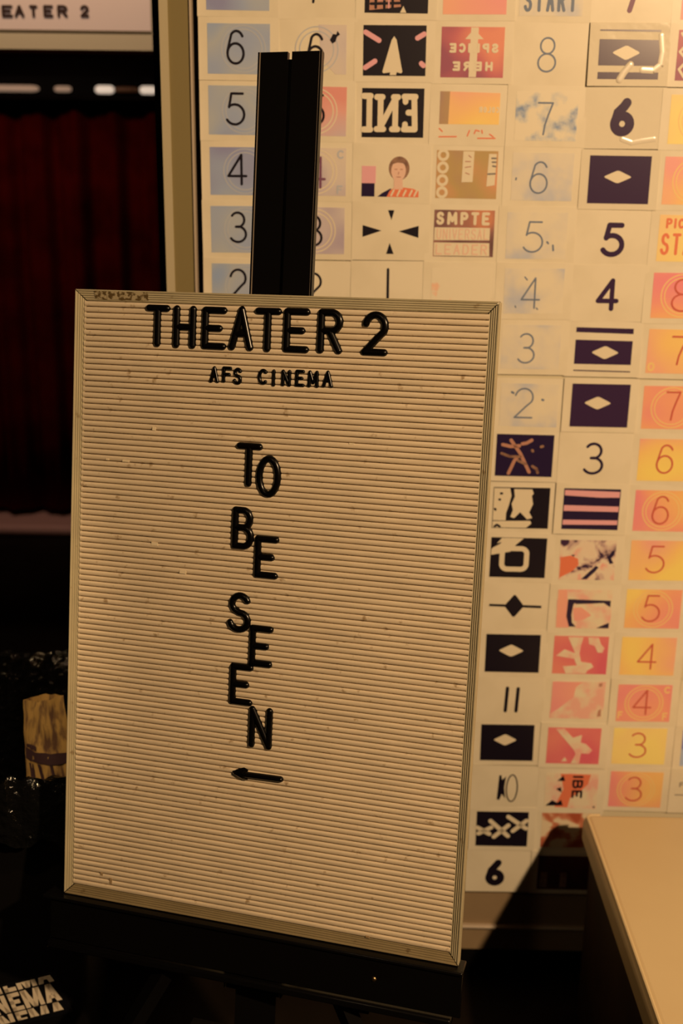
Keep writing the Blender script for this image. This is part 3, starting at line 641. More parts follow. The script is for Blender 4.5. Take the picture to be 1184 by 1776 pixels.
# --- seventh column
c = Card(1239, -10, PC, 'red card edge at top right corner of photo', p_pink, GP)
c = Card(1228, 97, PC, 'red card with cream zigzag at right edge of photo', p_splice, GP)
c.lines('zigzag', ink_cream, [[(-.9,.86),(-.68,.5),(-.92,.14),(-.66,-.2),(-.9,-.55),(-.7,-.9)],[(-.5,.86),(-.72,.5),(-.48,.14),(-.72,-.2),(-.48,-.55)]], .0022)
for cx, cy, mm, rg, ch, nx_, ny, wp, hp, lab in (
    (1214, 208, p_yellow, 1, None, 0, 0, 0, 0, 'yellow and orange card with ring, right edge of photo under red zigzag'),
    (1203, 314, p_orange, 1, None, 0, 0, 0, 0, 'orange card with pale rings, right edge of photo above PICTURE START'),
    (1182, 513, p_pinkor, 1, '8', 1183, 512, 38, 58, 'coral and yellow card with red 8'),
    (1173, 610, p_orange, 0, '7', 1177, 608, 29, 51, 'orange card with red 7 and pale letter at its lower left'),
    (1164, 707, p_pinkor, 1, '7', 1166, 704, 26, 51, 'coral card with pale rings around a red 7'),
    (1156, 798, p_orange, 0, '6', 1152.5, 796, 30, 51, 'plain orange card with red 6, no rings'),
    (1148, 886, p_pinkor, 1, '6', 1145, 884.5, 30, 50, 'coral card with pale rings around a red 6'),
    (1140, 972, p_orange, 0, '5', 1136.5, 970, 32, 48, 'plain orange card with red 5, no rings'),
    (1132, 1056, p_pinkor, 1, '5', 1129, 1055, 31, 47, 'orange card with pale rings around a red 5'),
    (1123, 1138, p_orange, 0, '4', 1121.5, 1138, 34, 45, 'plain orange card with red 4, no rings'),
    (1116, 1219, p_pinkor, 1, '4', 1113, 1217, 33, 44, 'orange card with rings and corner letters around a red 4'),
    (1108, 1294, p_yellow, 0, '3', 1106, 1292, 30, 44, 'yellow-orange card with thin 3, no rings'),
    (1102, 1369, p_pinkor, 1, '3', 1099, 1368, 29, 43, 'coral card with rings around a dark red 3, just above bench')):
    c = Card(cx, cy, NC if ch else PC, lab, mm, GN if ch else GP)
    if rg: c.ring(ink_ring, .93, .0011); c.ring(ink_ring, .78, .0010)
    if ch: c.num(ch, nx_, ny, wp, hp, .0016, ink_red, T2)
    if 'corner letters' in lab:
        c.part('lettering', ink_ring, lambda b: glyph(b, 'C', *c.n(.70,.55), *c.n(.94,.92), .0016, .0003, T1))
        c.part('lettering', ink_ring, lambda b: glyph(b, 'F', *c.n(.72,-.92), *c.n(.92,-.50), .0016, .0003, T1))
        c.part('lettering', ink_ring, lambda b: glyph(b, 'F', *c.n(-.95,-.85), *c.n(-.76,-.45), .0016, .0003, T1))
    if 'lower left' in lab:
        c.part('lettering', ink_ring, lambda b: glyph(b, 'O', *c.n(-.95,-.92), *c.n(-.70,-.50), .0020, .0003, T1))
c = Card(1193, 414, PC, 'yellow card with red words PICTURE START at right edge', p_yellow, GP)
c.part('lettering', ink_redorange, lambda b: text(b, 'PICTURE', *c.n(-.78,.42), *c.n(.90,.86), .0020, .0003, T1, .3))
c.part('lettering', ink_redorange, lambda b: text(b, 'START', *c.n(-.90,-.72), *c.n(.90,.22), .0026, .0003, T1, .3))
# --- last column, slivers at the right edge
c = Card(1236, 1222, PC, 'cream card margin at right edge, above the blue card', None, GP)
c = Card(1227, 1298, PC, 'two-tone blue card at right edge above bench', ink_lightblue, GP)
c.poly('block', ink_blue, [(-.99,.97),(.97,.97),(.97,-.06),(-.99,-.06)])
c = Card(1218, 1372, PC, 'cream card with small black letters FI over a line, above bench', None, GP)
c.part('lettering', ink_grey, lambda b: glyph(b, 'F', *c.n(-.92,.22), *c.n(-.75,.50), .0010, .0003, T0))
c.part('lettering', ink_grey, lambda b: glyph(b, 'I', *c.n(-.64,.22), *c.n(-.58,.50), .0010, .0003, T0))
c.lines('bar', ink_grey, [[(-1.05,-.22),(.6,-.22)]], .0010, T0)

# ================================================================== LETTER BOARD
OB = Vector((-0.1118059, 1.5854074, CAMH-0.1642423))
U = Vector((0.96396127, -0.26437123, 0.01356064)).normalized()
Vv = Vector((0.02995317, 0.16576756, 0.98606633)); Vv = (Vv-U*U.dot(Vv)).normalized()
N = U.cross(Vv)
BM = Matrix((U, Vv, N)).transposed().to_4x4(); BM.translation = OB
def bd(px, py, off=0.0):
    d = ray(px, py); t = ((OB+N*off-CAM).dot(N))/d.dot(N); p = CAM+d*t-OB
    return p.dot(U), p.dot(Vv)
BW, BH, FW, DEP = .610, .9085, .0152, .017
def stained(name, col, grime, rough, lines_):
    m, n, l, bb = nt(name)
    bb.inputs['Roughness'].default_value = rough; bb.inputs['Specular IOR Level'].default_value = .35
    tc = n.new('ShaderNodeTexCoord')
    mp = n.new('ShaderNodeMapping'); mp.inputs['Scale'].default_value = lines_
    ns = n.new('ShaderNodeTexNoise'); ns.inputs['Scale'].default_value = 14; ns.inputs['Detail'].default_value = 6
    l.new(tc.outputs['Object'], mp.inputs['Vector']); l.new(mp.outputs['Vector'], ns.inputs['Vector'])
    r = n.new('ShaderNodeValToRGB'); r.color_ramp.elements[0].position = .35; r.color_ramp.elements[1].position = .7
    r.color_ramp.elements[0].color = (*col, 1); r.color_ramp.elements[1].color = (*[x*.86 for x in col], 1)
    l.new(ns.outputs['Fac'], r.inputs['Fac'])
    n2 = n.new('ShaderNodeTexNoise'); n2.inputs['Scale'].default_value = 75; n2.inputs['Detail'].default_value = 4
    l.new(tc.outputs['Object'], n2.inputs['Vector'])
    r2 = n.new('ShaderNodeValToRGB'); r2.color_ramp.elements[0].position = .66; r2.color_ramp.elements[1].position = .76
    l.new(n2.outputs['Fac'], r2.inputs['Fac'])
    mx = n.new('ShaderNodeMixRGB'); mx.inputs[2].default_value = (*grime, 1)
    l.new(r2.outputs['Color'], mx.inputs[0]); l.new(r.outputs['Color'], mx.inputs[1]); l.new(mx.outputs[0], bb.inputs['Base Color'])
    bp = n.new('ShaderNodeBump'); bp.inputs['Strength'].default_value = .25; bp.inputs['Distance'].default_value = .0008
    l.new(n2.outputs['Fac'], bp.inputs['Height']); l.new(bp.outputs['Normal'], bb.inputs['Normal'])
    return m
rib_m = stained('rib_vinyl', (0.70, 0.59, 0.435), (0.36, 0.26, 0.15), .42, (1, 7, 1))
frame_m = stained('frame_aluminium', (0.44, 0.39, 0.26), (0.27, 0.21, 0.12), .42, (1, 1, 1))
board = empty('letter_board', (0, 0, 0), 'cream ribbed letter board in an aluminium frame standing on the black easel', 'sign', mw=BM)
# ribbed panel
nr = 108; v0, v1 = -FW, -BH+FW; pitch = (v0-v1)/nr
prof = [(0, -.0075), (.125, -.0075), (.135, -.0012), (.19, -.0005), (.32, -.0001), (.55, -.0001), (.78, -.0005), (.93, -.0012), (.998, -.0022)]
b = MB(); vs = []; rnd = random.Random(3)
us = [-BW/2+FW-.002+(BW-2*FW+.004)*i/16 for i in range(17)]
for k in range(nr):
    jit = rnd.uniform(-.00025, .00025)
    for t, z in prof:
        for i, uu in enumerate(us):
            wob = .00022*mnoise.noise(Vector((uu*7, k*1.7, 0)))
            vs.append((uu, v0-(k+t)*pitch+wob, z-.004+(jit if z > -.004 else 0)))
for uu in us: vs.append((uu, v1, -.0115))
nrow = nr*len(prof)+1; nu = len(us)
fs = [(j*nu+i, (j+1)*nu+i, (j+1)*nu+i+1, j*nu+i+1) for j in range(nrow-1) for i in range(nu-1)]
b.add(vs, fs); b.build('ribbed_panel', rib_m, board, smooth=True)
b = MB(); b.box(-BW/2+.003, BW/2-.003, -BH+.003, -.003, -DEP+.002, -.0122); b.build('backing', black_paint, board)
# four mitred rails with fine ridges
def rail(length):
    b = MB(); sp = [(0, -DEP), (0, -.0008), (.0006, 0)]
    nri = 5; wv = (FW-.0006)/nri
    for k in range(nri):
        s_ = .0006+k*wv; sp += [(s_+.0012, .0002), (s_+wv-.0010, .0002), (s_+wv-.0005, -.0009)]
    sp += [(FW, -.0004), (FW, -.0115)]
    vs = []
    for s_, z in sp:
        if z > -.005: z -= .0062*(s_/FW)
        vs += [(-length/2+s_+.0009, -s_, z), (length/2-s_-.0009, -s_, z)]
    fs = [(2*i, 2*i+2, 2*i+3, 2*i+1) for i in range(len(sp)-1)]
    b.add(vs, fs); return b
frame_dark = stained('frame_aluminium_dark', (0.24, 0.19, 0.105), (0.14, 0.10, 0.05), .5, (1, 1, 1))  # darker version of the frame material for the bottom rail
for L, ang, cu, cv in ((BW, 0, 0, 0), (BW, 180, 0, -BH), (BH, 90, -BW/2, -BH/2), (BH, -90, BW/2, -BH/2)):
    o = rail(L).build('frame_rail', frame_dark if ang == 180 else frame_m, board)
    if ang == 180: o['label'] = 'darker bottom rail'
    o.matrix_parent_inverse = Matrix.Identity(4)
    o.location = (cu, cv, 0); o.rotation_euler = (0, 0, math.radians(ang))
# tape residue on the top rail
tp0, tp1 = bd(163, 509), bd(256, 514)
m, n_, l_, bb_ = nt('tape_residue'); bb_.inputs['Roughness'].default_value = .8
tc = n_.new('ShaderNodeTexCoord'); ns = n_.new('ShaderNodeTexNoise'); ns.inputs['Scale'].default_value = 190; ns.inputs['Detail'].default_value = 4
l_.new(tc.outputs['Object'], ns.inputs['Vector']); r = n_.new('ShaderNodeValToRGB'); r.color_ramp.elements[0].position = .44; r.color_ramp.elements[1].position = .56
r.color_ramp.elements[0].color = (.11, .07, .02, 1); r.color_ramp.elements[1].color = (.45, .38, .24, 1)
l_.new(ns.outputs['Fac'], r.inputs['Fac']); l_.new(r.outputs['Color'], bb_.inputs['Base Color'])
b = MB(); rr = random.Random(5); top = [(tp0[0]+(tp1[0]-tp0[0])*i/14, -.0015-.0006*rr.random()) for i in range(15)]
bot = [(x+rr.uniform(-.001,.001), -.0125-.0015*rr.random()) for x, _ in top]
b.poly(top+bot[::-1], .0003, .0005)
b.v = [(x, y, z-.0062*(-y/FW)) for x, y, z in b.v]; o = b.build('tape_residue', m, board); o['label'] = 'brown scuffed tape residue'
# small chips and dents on the ribs
chip_m = pbr('chip', (0.74, 0.64, 0.46), .5)
for (px, py, wd, hh) in ((265,744,7,7),(216,800,14,4),(184,797,6,3),(266,944,13,7),(315,993,13,7),(608,770,9,3),(190,1530,5,12),(174,1518,5,6),(636,1627,7,4),(492,1006,5,3)):
    uu, vv_ = bd(px, py); q = .0008
    b = MB(); b.poly([(uu-wd*.0004, vv_-hh*.0003), (uu+wd*.0004, vv_-hh*.00035), (uu+wd*.00036, vv_+hh*.00035), (uu-wd*.00038, vv_+hh*.0004)], -.0046, -.0036)
    b.build('chip', chip_m if py < 1100 else pbr('grime', (0.34, 0.24, 0.13), .6), board)

# ------------------------------------------------------------------ letters pressed into the board
letter_m = pbr('letter_plastic', (0.0022, 0.0018, 0.0018), 0.24, 0.28)
def letter(ch, L, R, T, B, r, h, label, group, name='board_letter', ridge=False):
    cx, cy = (L+R)/2, (T+B)/2
    u0, u1 = bd(L, cy, .002)[0], bd(R, cy, .002)[0]; vt, vb = bd(cx, T, .002)[1], bd(cx, B, .002)[1]
    b = MB(); w_, h_ = u1-u0, vt-vb
    if ch == 'I': r = min(r, w_/2)
    glyph(b, ch, -w_/2, -h_/2, w_/2, h_/2, r, h, -.002, flat=False)
    o = b.build(name, letter_m, smooth=True, mw=BM @ Matrix.Translation(((u0+u1)/2, (vt+vb)/2, -.0032)))
    return tag(o, label, 'letter' if name == 'board_letter' else 'numeral', group)
RB, RS = .0053, .0027
g = 'large letters of the heading on the letter board'
for ch, L, R, T, B, lab in (
    ('T',248.5,291.7,527.5,602.5,'large black T starting the word THEATER on letter board'),
    ('H',297,337.5,528.7,605,'large black H in THEATER on letter board'),
    ('E',346.8,390.7,531,607,'large black E right after the H of THEATER'),
    ('A',393.8,438,530,609,'large black A in the middle of THEATER'),
    ('T',438,485.5,532.6,611.5,'large black T between A and E of THEATER'),
    ('E',488.6,535,533.4,612.7,'large black E between T and R of THEATER'),
    ('R',547.7,592.8,535,614.6,'large black R ending the word THEATER')):
    letter(ch, L, R, T, B, RB, .0050, lab, g)
letter('2', 624.6, 672, 538.8, 618, RB, .0050, 'large black 2 after THEATER at top right of letter board', g, 'board_numeral')
g = 'small letters of the second line on the letter board'
for ch, L, R, T, B, lab in (
    ('A',360,377.5,634.4,664.7,'small black A at the very start of the line under THEATER 2'),
    ('F',382,399.7,635,664.7,'small black F between A and S under THEATER 2'),
    ('S',401,417.5,637,668,'small black S ending the short word under THEATER 2'),
    ('C',444,462,639,668,'small black C starting CINEMA under THEATER 2'),
    ('I',469,474.9,640,671,'small black I in CINEMA under THEATER 2'),
    ('N',485,502.6,640.6,671,'small black N in CINEMA under THEATER 2'),
    ('E',509,526.3,640.6,671.7,'small black E in CINEMA under THEATER 2'),
    ('M',530.6,551,642,673,'small black M in CINEMA under THEATER 2'),
    ('A',556,576,642,673,'small black A ending CINEMA under THEATER 2')):
    letter(ch, L, R, T, B, RS, .0034, lab, g)
g = 'staggered letters of TO BE SEEN on the letter board'
for ch, L, R, T, B, lab in (
    ('T',405.6,452.2,768,845.8,'black T of TO, topmost in the vertical message'),
    ('O',441,485.3,789.7,864.7,'black oval O of TO, lower right of its T'),
    ('B',399,438.6,879.5,954.9,'black B of BE in the vertical message'),
    ('E',438,481,930,1005.5,'black E of BE, lower right of the B'),
    ('S',391,433.8,1027.8,1099.7,'black S starting SEEN in the vertical message'),
    ('E',428.9,471,1086,1159.6,'first black E of SEEN, lower right of the S'),
    ('E',394.9,436.4,1152.3,1225.7,'second black E of SEEN, upper left of the N'),
    ('N',428,470,1227.4,1301.6,'black N ending SEEN, above the arrow')):
    letter(ch, L, R, T, B, RB-.0001, .0050, lab, g)
# arrow pointing left
a0, a1 = bd(400, 1342, .002), bd(489.5, 1354.5, .002); hx = bd(425, 1345, .002)[0]
cu, cv = (a0[0]+a1[0])/2, (a0[1]+a1[1])/2
b = MB(); b.stroke([(hx-cu-.004, a0[1]-cv), (a1[0]-cu-.0045, a1[1]-cv)], .0045, .006, -.002, flat=False)
hh = .0105; x0, x1, yc = a0[0]-cu, hx-cu+.002, a0[1]-cv
b.add([(x0, yc+.003, -.002), (x0, yc-.003, -.002), (x1-.006, yc-hh, -.002), (x1, yc-hh*.7, -.002), (x1, yc+hh*.7, -.002), (x1-.006, yc+hh, -.002), (x0+.004, yc, .0032), (x1-.007, yc-hh*.45, .0036), (x1-.007, yc+hh*.45, .0036)],
      [(0,1,6),(1,2,7,6),(2,3,7),(3,4,8,7),(4,5,8),(5,0,6,8),(6,7,8)])
o = b.build('board_arrow', letter_m, smooth=True, mw=BM @ Matrix.Translation((cu, cv, -.0024)))
tag(o, 'black arrow pointing left below the message on letter board', 'arrow')

# ================================================================== EASEL
easel_m = pbr('easel_black_metal', (0.003, 0.0027, 0.0027), 0.22, 0.22)
edge_glint_m = pbr('easel_edge_glint', (0.55, 0.45, 0.36), 0.3, 0.5, metal=0.6)  # pale metal colour stands for light caught on the mast bevels
brass_m = pbr('bolt_brass', (0.60, 0.40, 0.20), 0.3, 0.5, metal=1.0)
def bw(u, v, n): return OB+U*u+Vv*v+N*n
base_pt = bw(0, 0, 0); foot = Vector((-.14, 1.45, 0))
easel = empty('display_easel', foot, 'black metal tripod easel with tall flat mast carrying the letter board', 'easel')
ME = Matrix.Translation(foot).inverted() @ BM           # board frame -> easel frame
def EP(mb, name, mat, par=easel, bev=None, mtx=ME):
    mb.v = [tuple(mtx @ Vector(v)) for v in mb.v]; o = mb.build(name, mat, par)
    if bev: bevel(o, bev, 2)
    return o
NM = -DEP-.004
mL, mR = bd(448.5, 91, NM), bd(558.5, 89, NM); mB = bd(540, 508, NM); mL2 = bd(432, 505, NM)
uL, uR, vT = (mL[0]+mL2[0])/2, (mR[0]+mB[0])/2, mL[1]
b = MB(); um = (uL+uR)/2; gw = .0030
b.box(uL+.0035, um-gw, -1.02, vT, NM-.008, NM); b.box(um+gw, uR-.0035, -1.02, vT, NM-.008, NM)
b.box(uL+.0035, uR-.0035, -1.02, vT-.008, NM-.011, NM-.008)
mast = EP(b, 'mast', easel_m)
b = MB(); b.box(uL, uL+.0022, -1.02, vT, NM-.010, NM+.001); EP(b, 'side_flange', easel_m, mast, mtx=ME)
b = MB(); b.box(uR-.0022, uR, -1.02, vT, NM-.010, NM+.001); EP(b, 'side_flange', easel_m, mast, mtx=ME)
b = MB(); b.box(uL+.0022, uL+.0035, -1.02, vT, NM-.009, NM+.0005); EP(b, 'edge_strip', edge_glint_m, mast)  # thin bright strip drawn as the glint along the edge
b = MB(); b.box(uR-.0031, uR-.0022, -1.02, vT, NM-.009, NM+.0005); EP(b, 'edge_strip', edge_glint_m, mast)
# tray: ledge under the board and a tall front face
TF = .011
t0, t1 = bd(75, 1556, TF), bd(800, 1688, TF); tb = bd(800, 1768, TF); tl = bd(92, 1640, TF)
b = MB(); b.box(t0[0]+.012, t1[0]+.002, tb[1], -BH-.001, TF-.004, TF); EP(b, 'tray_face', easel_m, bev=.0015)
b = MB(); b.box(t0[0], t1[0]+.002, -BH-.007, -BH-.0012, NM-.002, TF+.004); EP(b, 'ledge', easel_m, bev=.002)
b = MB(); b.box(t0[0]+.010, t1[0]-.01, tb[1]-.014, tb[1]-.002, TF-.014, TF+.006); EP(b, 'lower_rail', easel_m, bev=.003)
q = bd(648, 1698, TF)
b = MB(); b.dome(q[0], q[1], .004, .003, TF-.0005, False); EP(b, 'bolt', brass_m).data.shade_smooth()
q2 = bd(255, 1700, TF)
for uu in (q2[0], .16):
    b = MB(); b.box(uu-.020, uu+.020, tb[1]-.03, tb[1]-.010, TF-.05, TF-.016); EP(b, 'bracket', easel_m)
# legs (world points relative to the foot)
I = Matrix.Translation(foot).inverted()
def leg(a, c, wx=.022, wy=.022, name='leg'):
    b = MB(); b.bar(a, c, wx, wy); o = EP(b, name, easel_m, mtx=I); return o
k0 = bw(-.13, tb[1]-.012, -.02); k1 = bw(.13, tb[1]-.012, -.02)
for top_, ft in ((k0, Vector((-.60, 1.25, .011))), (k1, Vector((.30, 1.02, .011))), (bw(0, -.55, NM-.04), Vector((.02, 2.02, .011)))):
    o = leg(top_, ft)
    f = MB(); f.box(ft.x-.016, ft.x+.016, ft.y-.016, ft.y+.016, 0, .02); f.v = [tuple(I @ Vector(v)) for v in f.v]; f.build('rubber_foot', black_paint, o)
leg(bw(0, -1.0, NM-.012), bw(0, -1.36, NM-.012), .060, .02, 'lower_mast')
leg(bw(-.10, tb[1]-.12, -.03), bw(.10, tb[1]-.12, -.03), .016, .016, 'crossbar')

# ================================================================== TRASH BIN
bin_m = pbr('bin_plastic', (0.0035, 0.003, 0.003), 0.5, 0.15)
liner_m = pbr('bin_liner', (0.003, 0.003, 0.003), 0.11, 0.35, bump=(55, .8, .012))
RIM = .74
BY = math.radians(5)
pf = on_z(45, 1372, RIM); pb = on_z(55, 1140, RIM)
cyb = (pf.y+pb.y)/2; cxb = -.685; HS = (pb.y-pf.y)/2
binm = Matrix.Translation((cxb, cyb, 0)) @ Matrix.Rotation(BY, 4, 'Z')
bin_ = empty('trash_bin', (0, 0, 0), 'square black trash bin with crinkled plastic liner, left of the easel', 'bin', mw=binm)
def sq(hs, k, n=9):
    out = []
    for sx, sy, a in ((1,1,0),(-1,1,90),(-1,-1,180),(1,-1,270)):
        for i in range(n+1):
            t = math.radians(a+90*i/n); out.append((sx*(hs-k)+k*math.cos(t), sy*(hs-k)+k*math.sin(t)))
    return out
def dense(pts, m):
    out = []
    for i in range(len(pts)):
        a, c = Vector(pts[i]), Vector(pts[(i+1) % len(pts)]); k = max(1, int((c-a).length/m))
        for j in range(k): out.append(tuple(a.lerp(c, j/k)))
    return out
def loft(loops, close_bottom=False):
    b = MB(); n = len(loops[0]); vs = [p for lp in loops for p in lp]
    fs = [(k*n+i, k*n+(i+1)%n, (k+1)*n+(i+1)%n, (k+1)*n+i) for k in range(len(loops)-1) for i in range(n)]
    if close_bottom: fs.append(tuple(range(n))[::-1])
    b.add(vs, fs); return b
ring_ = lambda hs, z: [(x, y, z) for x, y in sq(hs, .05)]
b = loft([ring_(HS-.06, .0), ring_(HS-.015, RIM-.06), ring_(HS-.004, RIM-.05), ring_(HS-.004, RIM-.01), ring_(HS-.018, RIM-.01), ring_(HS-.075, .02)], True)
b.build('body', bin_m, bin_, smooth=True)
loops = []
base_loop = dense(sq(HS, .05), .008)
for k, (off, z) in enumerate(((.012, RIM-.10), (.010, RIM-.05), (.006, RIM-.012), (-.004, RIM+.010), (-.018, RIM+.002), (-.03, RIM-.05), (-.045, RIM-.22), (-.08, .25))):
    lp = []
    for x, y in base_loop:
        nv = Vector((x, y, z)); s_ = mnoise.noise(Vector((x*38, y*38, z*9)))+.6*mnoise.noise(Vector((x*90, y*90, z*30)))
        amp = .010 if 1 < k < 6 else .005
        sc = 1+(off+amp*s_)/HS
        lp.append((x*sc, y*sc, z+.011*mnoise.noise(Vector((x*45+9, y*45, k*.9)))*(1 if k > 0 else 1.6)))
    loops.append(lp)
b = loft(loops); o = b.build('liner', liner_m, bin_, smooth=True); o['label'] = 'shiny crinkled black plastic liner'
# sticker on the bin face
stick = MB(); M_s = Matrix.Translation((0, 0, 0))
face_y = lambda z: -(HS-.06+.045*z/(RIM-.06))
fm = binm.inverted()
def on_face(px, py):
    d = ray(px, py); o_ = fm @ CAM; dd = fm.to_3x3() @ d
    # face plane: y = -(HS-.06) - k z
    k = .045/(RIM-.06); t = (-(HS-.06)-k*o_.z-o_.y)/(dd.y+k*dd.z); return o_+dd*t
sA, sB, sC = on_face(47, 1733.5), on_face(105, 1733), on_face(53, 1746)
e1 = on_face(99, 1734); e0 = on_face(47, 1747); X = (e1-e0).normalized(); nrm = Vector((0, -1, -.045/(RIM-.06))).normalized()
if nrm.y > 0: nrm = -nrm
nrm = Vector((0, -1, -.066)).normalized(); X = (X-nrm*X.dot(nrm)).normalized(); Z = nrm.cross(X)
if Z.z < 0: Z = -Z
SM = Matrix((X, Z, X.cross(Z))).transposed().to_4x4(); SM.translation = e0
px_m = (e1-e0).length/53.5
st_m = pbr('sticker_black', (.004, .004, .006), .45, .3); wl = pbr('sticker_white', (.80, .70, .55), .5, .3)
def sp(mb, name, mat, par):
    mb.v = [tuple(SM @ Vector(v)) for v in mb.v]; return mb.build(name, mat, par)
k = px_m
b = MB(); b.box(-160*k, 71*k, -32*k, 60*k, .001, .002); sticker = sp(b, 'sticker', st_m, bin_); sticker['label'] = 'black sticker with rows of the word CINEMA'
def block(ch, x0, x1, y0, y1, clip):
    """heavy block letter drawn as filled pieces, cut at clip=(lo,hi)"""
    t = .30*(x1-x0) if ch != 'I' else (x1-x0)
    tv = .21*(y1-y0); P_ = []
    if ch == 'E': P_ = [[(x0,y0),(x0+t*1.15,y0),(x0+t*1.15,y1),(x0,y1)]]+[[(x0,a),(x1 if q_ != 1 else x1-.15*(x1-x0),a),(x1 if q_ != 1 else x1-.15*(x1-x0),a+tv),(x0,a+tv)] for q_, a in enumerate((y0,(y0+y1-tv)/2,y1-tv))]
    if ch == 'I': P_ = [[(x0,y0),(x1,y0),(x1,y1),(x0,y1)]]
    if ch == 'N': P_ = [[(x0,y0),(x0+t,y0),(x0+t,y1),(x0,y1)],[(x1-t,y0),(x1,y0),(x1,y1),(x1-t,y1)],[(x0,y1),(x0+t*1.15,y1),(x1,y0),(x1-t*1.15,y0)]]
    xm = (x0+x1)/2
    if ch == 'M':
        t = .235*(x1-x0); P_ = [[(x0,y0),(x0+t,y0),(x0+t,y1),(x0,y1)],[(x1-t,y0),(x1,y0),(x1,y1),(x1-t,y1)],[(x0,y1),(x0+t*1.3,y1),(xm+t*.5,y0),(xm-t*.5,y0)],[(x1-t*1.3,y1),(x1,y1),(xm+t*.5,y0),(xm-t*.5,y0)]]
    if ch == 'A':
        t = .32*(x1-x0); P_ = [[(x0,y0),(x0+t,y0),(xm+t*.55,y1),(xm-t*.55,y1)],[(x1-t,y0),(x1,y0),(xm+t*.55,y1),(xm-t*.55,y1)],[(x0+t*.8,y0+.20*(y1-y0)),(x1-t*.8,y0+.20*(y1-y0)),(x1-t*1.0,y0+.40*(y1-y0)),(x0+t*1.0,y0+.40*(y1-y0))]]
    if ch == 'C':
        P_ = [[(x0,y0+tv*.6),(x0+t*1.15,y0+tv*.6),(x0+t*1.15,y1-tv*.6),(x0,y1-tv*.6)],[(x0,y0+tv*.6),(x0+t*.6,y0),(x1,y0),(x1,y0+tv*1.6),(x1-t,y0+tv*1.6),(x1-t,y0+tv),(x0,y0+tv)],[(x0,y1-tv*.6),(x0+t*.6,y1),(x1,y1),(x1,y1-tv*1.6),(x1-t,y1-tv*1.6),(x1-t,y1-tv),(x0,y1-tv)]]
    out = []
    for p in P_:
        for sgn, lim in ((1, clip[0]), (-1, clip[1])):
            q_ = []
            for i in range(len(p)):
                a, c = p[i], p[(i+1) % len(p)]; fa, fc = sgn*(a[1]-lim), sgn*(c[1]-lim)
                if fa >= 0: q_.append(a)
                if fa*fc < 0:
                    s_ = fa/(fa-fc); q_.append((a[0]+s_*(c[0]-a[0]), a[1]+s_*(c[1]-a[1])))
            p = q_
            if len(p) < 3: break
        if len(p) >= 3: out.append(p)
    return out
word = [('C',-108,-84),('I',-79,-70),('N',-65,-28),('N',-28,-28),('E',-23,-3),('M',0,33),('A',36,63)]
word = [('C',-98,-76),('I',-71,-62),('N',-54,-28),('E',-23,-3),('M',0,33),('A',36,63)]
for yb, clip in ((42, (42, 55.5)), (0, (0, 38)), (-41, (-21, -3))):
    b = MB()
    for ch, a, c_ in word:
        for p in block(ch, a*k, c_*k, yb*k, (yb+38)*k, (clip[0]*k, clip[1]*k)): b.poly(p, .002, .0026)
    sp(b, 'lettering', wl, sticker)

# crumpled paper bag standing in the bin
bag_m, n_, l_, bb_ = nt('brown_paper'); bb_.inputs['Roughness'].default_value = .8
tc = n_.new('ShaderNodeTexCoord'); mp = n_.new('ShaderNodeMapping'); mp.inputs['Scale'].default_value = (60, 60, 9)
ns = n_.new('ShaderNodeTexNoise'); ns.inputs['Scale'].default_value = 1.6; ns.inputs['Detail'].default_value = 4
l_.new(tc.outputs['Object'], mp.inputs['Vector']); l_.new(mp.outputs['Vector'], ns.inputs['Vector'])
r = n_.new('ShaderNodeValToRGB'); r.color_ramp.elements[0].position = .36; r.color_ramp.elements[1].position = .56
r.color_ramp.elements[0].color = (.16, .085, .05, 1); r.color_ramp.elements[1].color = (.62, .40, .13, 1)
l_.new(ns.outputs['Fac'], r.inputs['Fac']); l_.new(r.outputs['Color'], bb_.inputs['Base Color'])
YB = cyb-.06
c4 = [on_y(x, y, YB) for x, y in ((40, 1214), (110, 1206), (152, 1385), (60, 1385))]
c4 = [c4[0], c4[1], c4[2]+Vector((.01, -.05, -.12)), c4[3]+Vector((.0, -.05, -.12))]
bo = (c4[2]+c4[3])/2
b = MB(); nx_, ny_ = 12, 24
def sheet(dy, sgn):
    vs = []
    for j in range(ny_+1):
        for i in range(nx_+1):
            s_, t = i/nx_, j/ny_
            p = c4[0].lerp(c4[1], s_).lerp(c4[3].lerp(c4[2], s_), t)
            bulge = math.sin(math.pi*s_)*(.012+.02*t)
            wr = .006*mnoise.noise(Vector((s_*5, t*8, dy)))+.004*abs(mnoise.noise(Vector((s_*9+3, t*15, dy))))
            vs.append(p+Vector((0, sgn*(bulge+wr), (.005*mnoise.noise(Vector((s_*4, dy, 0))) if j == 0 else 0)))-bo)
    f_ = [(j*(nx_+1)+i, j*(nx_+1)+i+1, (j+1)*(nx_+1)+i+1, (j+1)*(nx_+1)+i) for j in range(ny_) for i in range(nx_)]
    b.add(vs, f_ if sgn > 0 else [f[::-1] for f in f_])
sheet(0, -1); sheet(7, 1)
bag = b.build('paper_bag', bag_m, smooth=True); bag.location = bo
tag(bag, 'crumpled brown printed paper bag sticking up in the black trash bin', 'bag')
dk = pbr('bag_print', (.07, .035, .045), .7)
def bag_pt(s_, t): 
    p = c4[0].lerp(c4[1], s_).lerp(c4[3].lerp(c4[2], s_), t); return p-bo
b = MB()
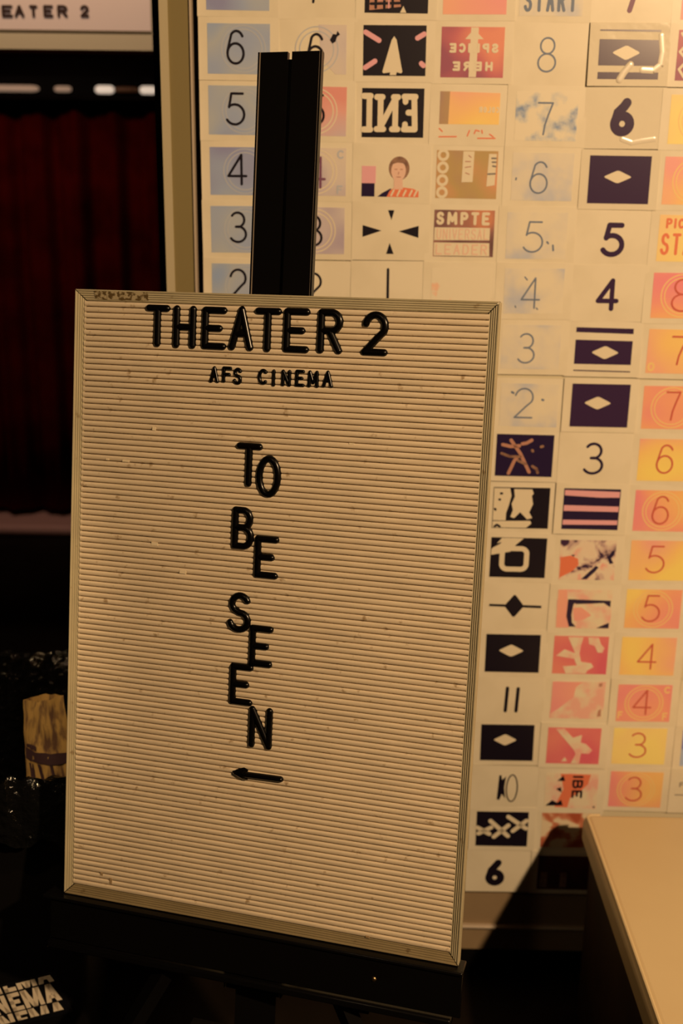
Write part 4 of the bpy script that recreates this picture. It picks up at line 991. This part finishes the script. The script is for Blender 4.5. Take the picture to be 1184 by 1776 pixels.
def strip(s0, t0, s1, t1, wd):
    n_s = 8; vs = []
    for i in range(n_s+1):
        q = i/n_s; s_, t = s0+(s1-s0)*q, t0+(t1-t0)*q
        for e_ in (-wd, wd):
            ss = min(max(s_+(e_ if abs(t1-t0) > abs(s1-s0) else 0), .01), .99); tt = t+(0 if abs(t1-t0) > abs(s1-s0) else e_)
            p = bag_pt(ss, tt)
            bulge = math.sin(math.pi*ss)*(.012+.02*tt); wr = .006*mnoise.noise(Vector((ss*5, tt*8, 0)))+.004*abs(mnoise.noise(Vector((ss*9+3, tt*15, 0))))
            vs.append(p+Vector((0, -(bulge+wr)-.0015, 0)))
    b.add(vs, [(2*i, 2*i+1, 2*i+3, 2*i+2) for i in range(n_s)])
strip(.02, .29, .98, .33, .030); strip(.15, .34, .30, .62, .05); strip(.34, .34, .55, .62, .04); strip(.60, .34, .72, .58, .03); strip(.05, .25, .30, .25, .010)
b.build('printing', dk, bag, smooth=True)

# ================================================================== BENCH (right)
leather = pbr('bench_leather', (0.68, 0.545, 0.33), 0.42, 0.35, var=(2.5, (0.63, 0.49, 0.29), 0.4, 0.7), bump=(220, .08, .0008))
piping_m = pbr('bench_piping', (0.70, 0.56, 0.34), 0.4, 0.4)
bench_base = pbr('bench_base', (0.035, 0.018, 0.010), 0.6, 0.2, var=(8, (0.02, 0.010, 0.006), .4, .7))
ZB = .462; YBK = on_z(1100, 1411, ZB).y; XB = on_z(1075, 1580, ZB).x-.007
bench = empty('bench', (1.0, 1.45, 0), 'cream leather upholstered bench with piped edge against the card wall, lower right', 'bench')
mb_ = Matrix.Translation((1.0, 1.45, 0)).inverted()
b = MB(); b.box(XB, 1.62, .65, YBK, ZB-.062, ZB); o = P(b, 'cushion', leather, bench, mb_); bevel(o, .016, 4)
b = MB(); b.box(XB+.02, 1.60, .67, YBK-.012, .0, ZB-.061); P(b, 'base', bench_base, bench, mb_)
def pipe(pts, r, n=8):
    b = MB(); vs = []
    for i, p in enumerate(pts):
        a = Vector(pts[max(i-1, 0)]); c_ = Vector(pts[min(i+1, len(pts)-1)]); t = (c_-a).normalized()
        x = t.cross(Vector((0, 0, 1))).normalized(); y = x.cross(t)
        for k_ in range(n): vs.append(Vector(p)+x*r*math.cos(2*math.pi*k_/n)+y*r*math.sin(2*math.pi*k_/n))
    m_ = len(pts); b.add(vs, [(i*n+k_, i*n+(k_+1)%n, (i+1)*n+(k_+1)%n, (i+1)*n+k_) for i in range(m_-1) for k_ in range(n)]+[tuple(range(n)), tuple(range((m_-1)*n, m_*n))[::-1]])
    return b
pts = [(XB+.034, YBK-.006, ZB-.002), (XB+.014, YBK-.008, ZB-.002), (XB+.007, YBK-.018, ZB-.002)]+[(XB+.008, YBK-d_, ZB-.0015) for d_ in (.05, .12, .22, .35, .5, .7, .9, 1.1, 1.25)]
P(pipe(pts, .0032), 'piping', piping_m, bench, mb_, smooth=True)
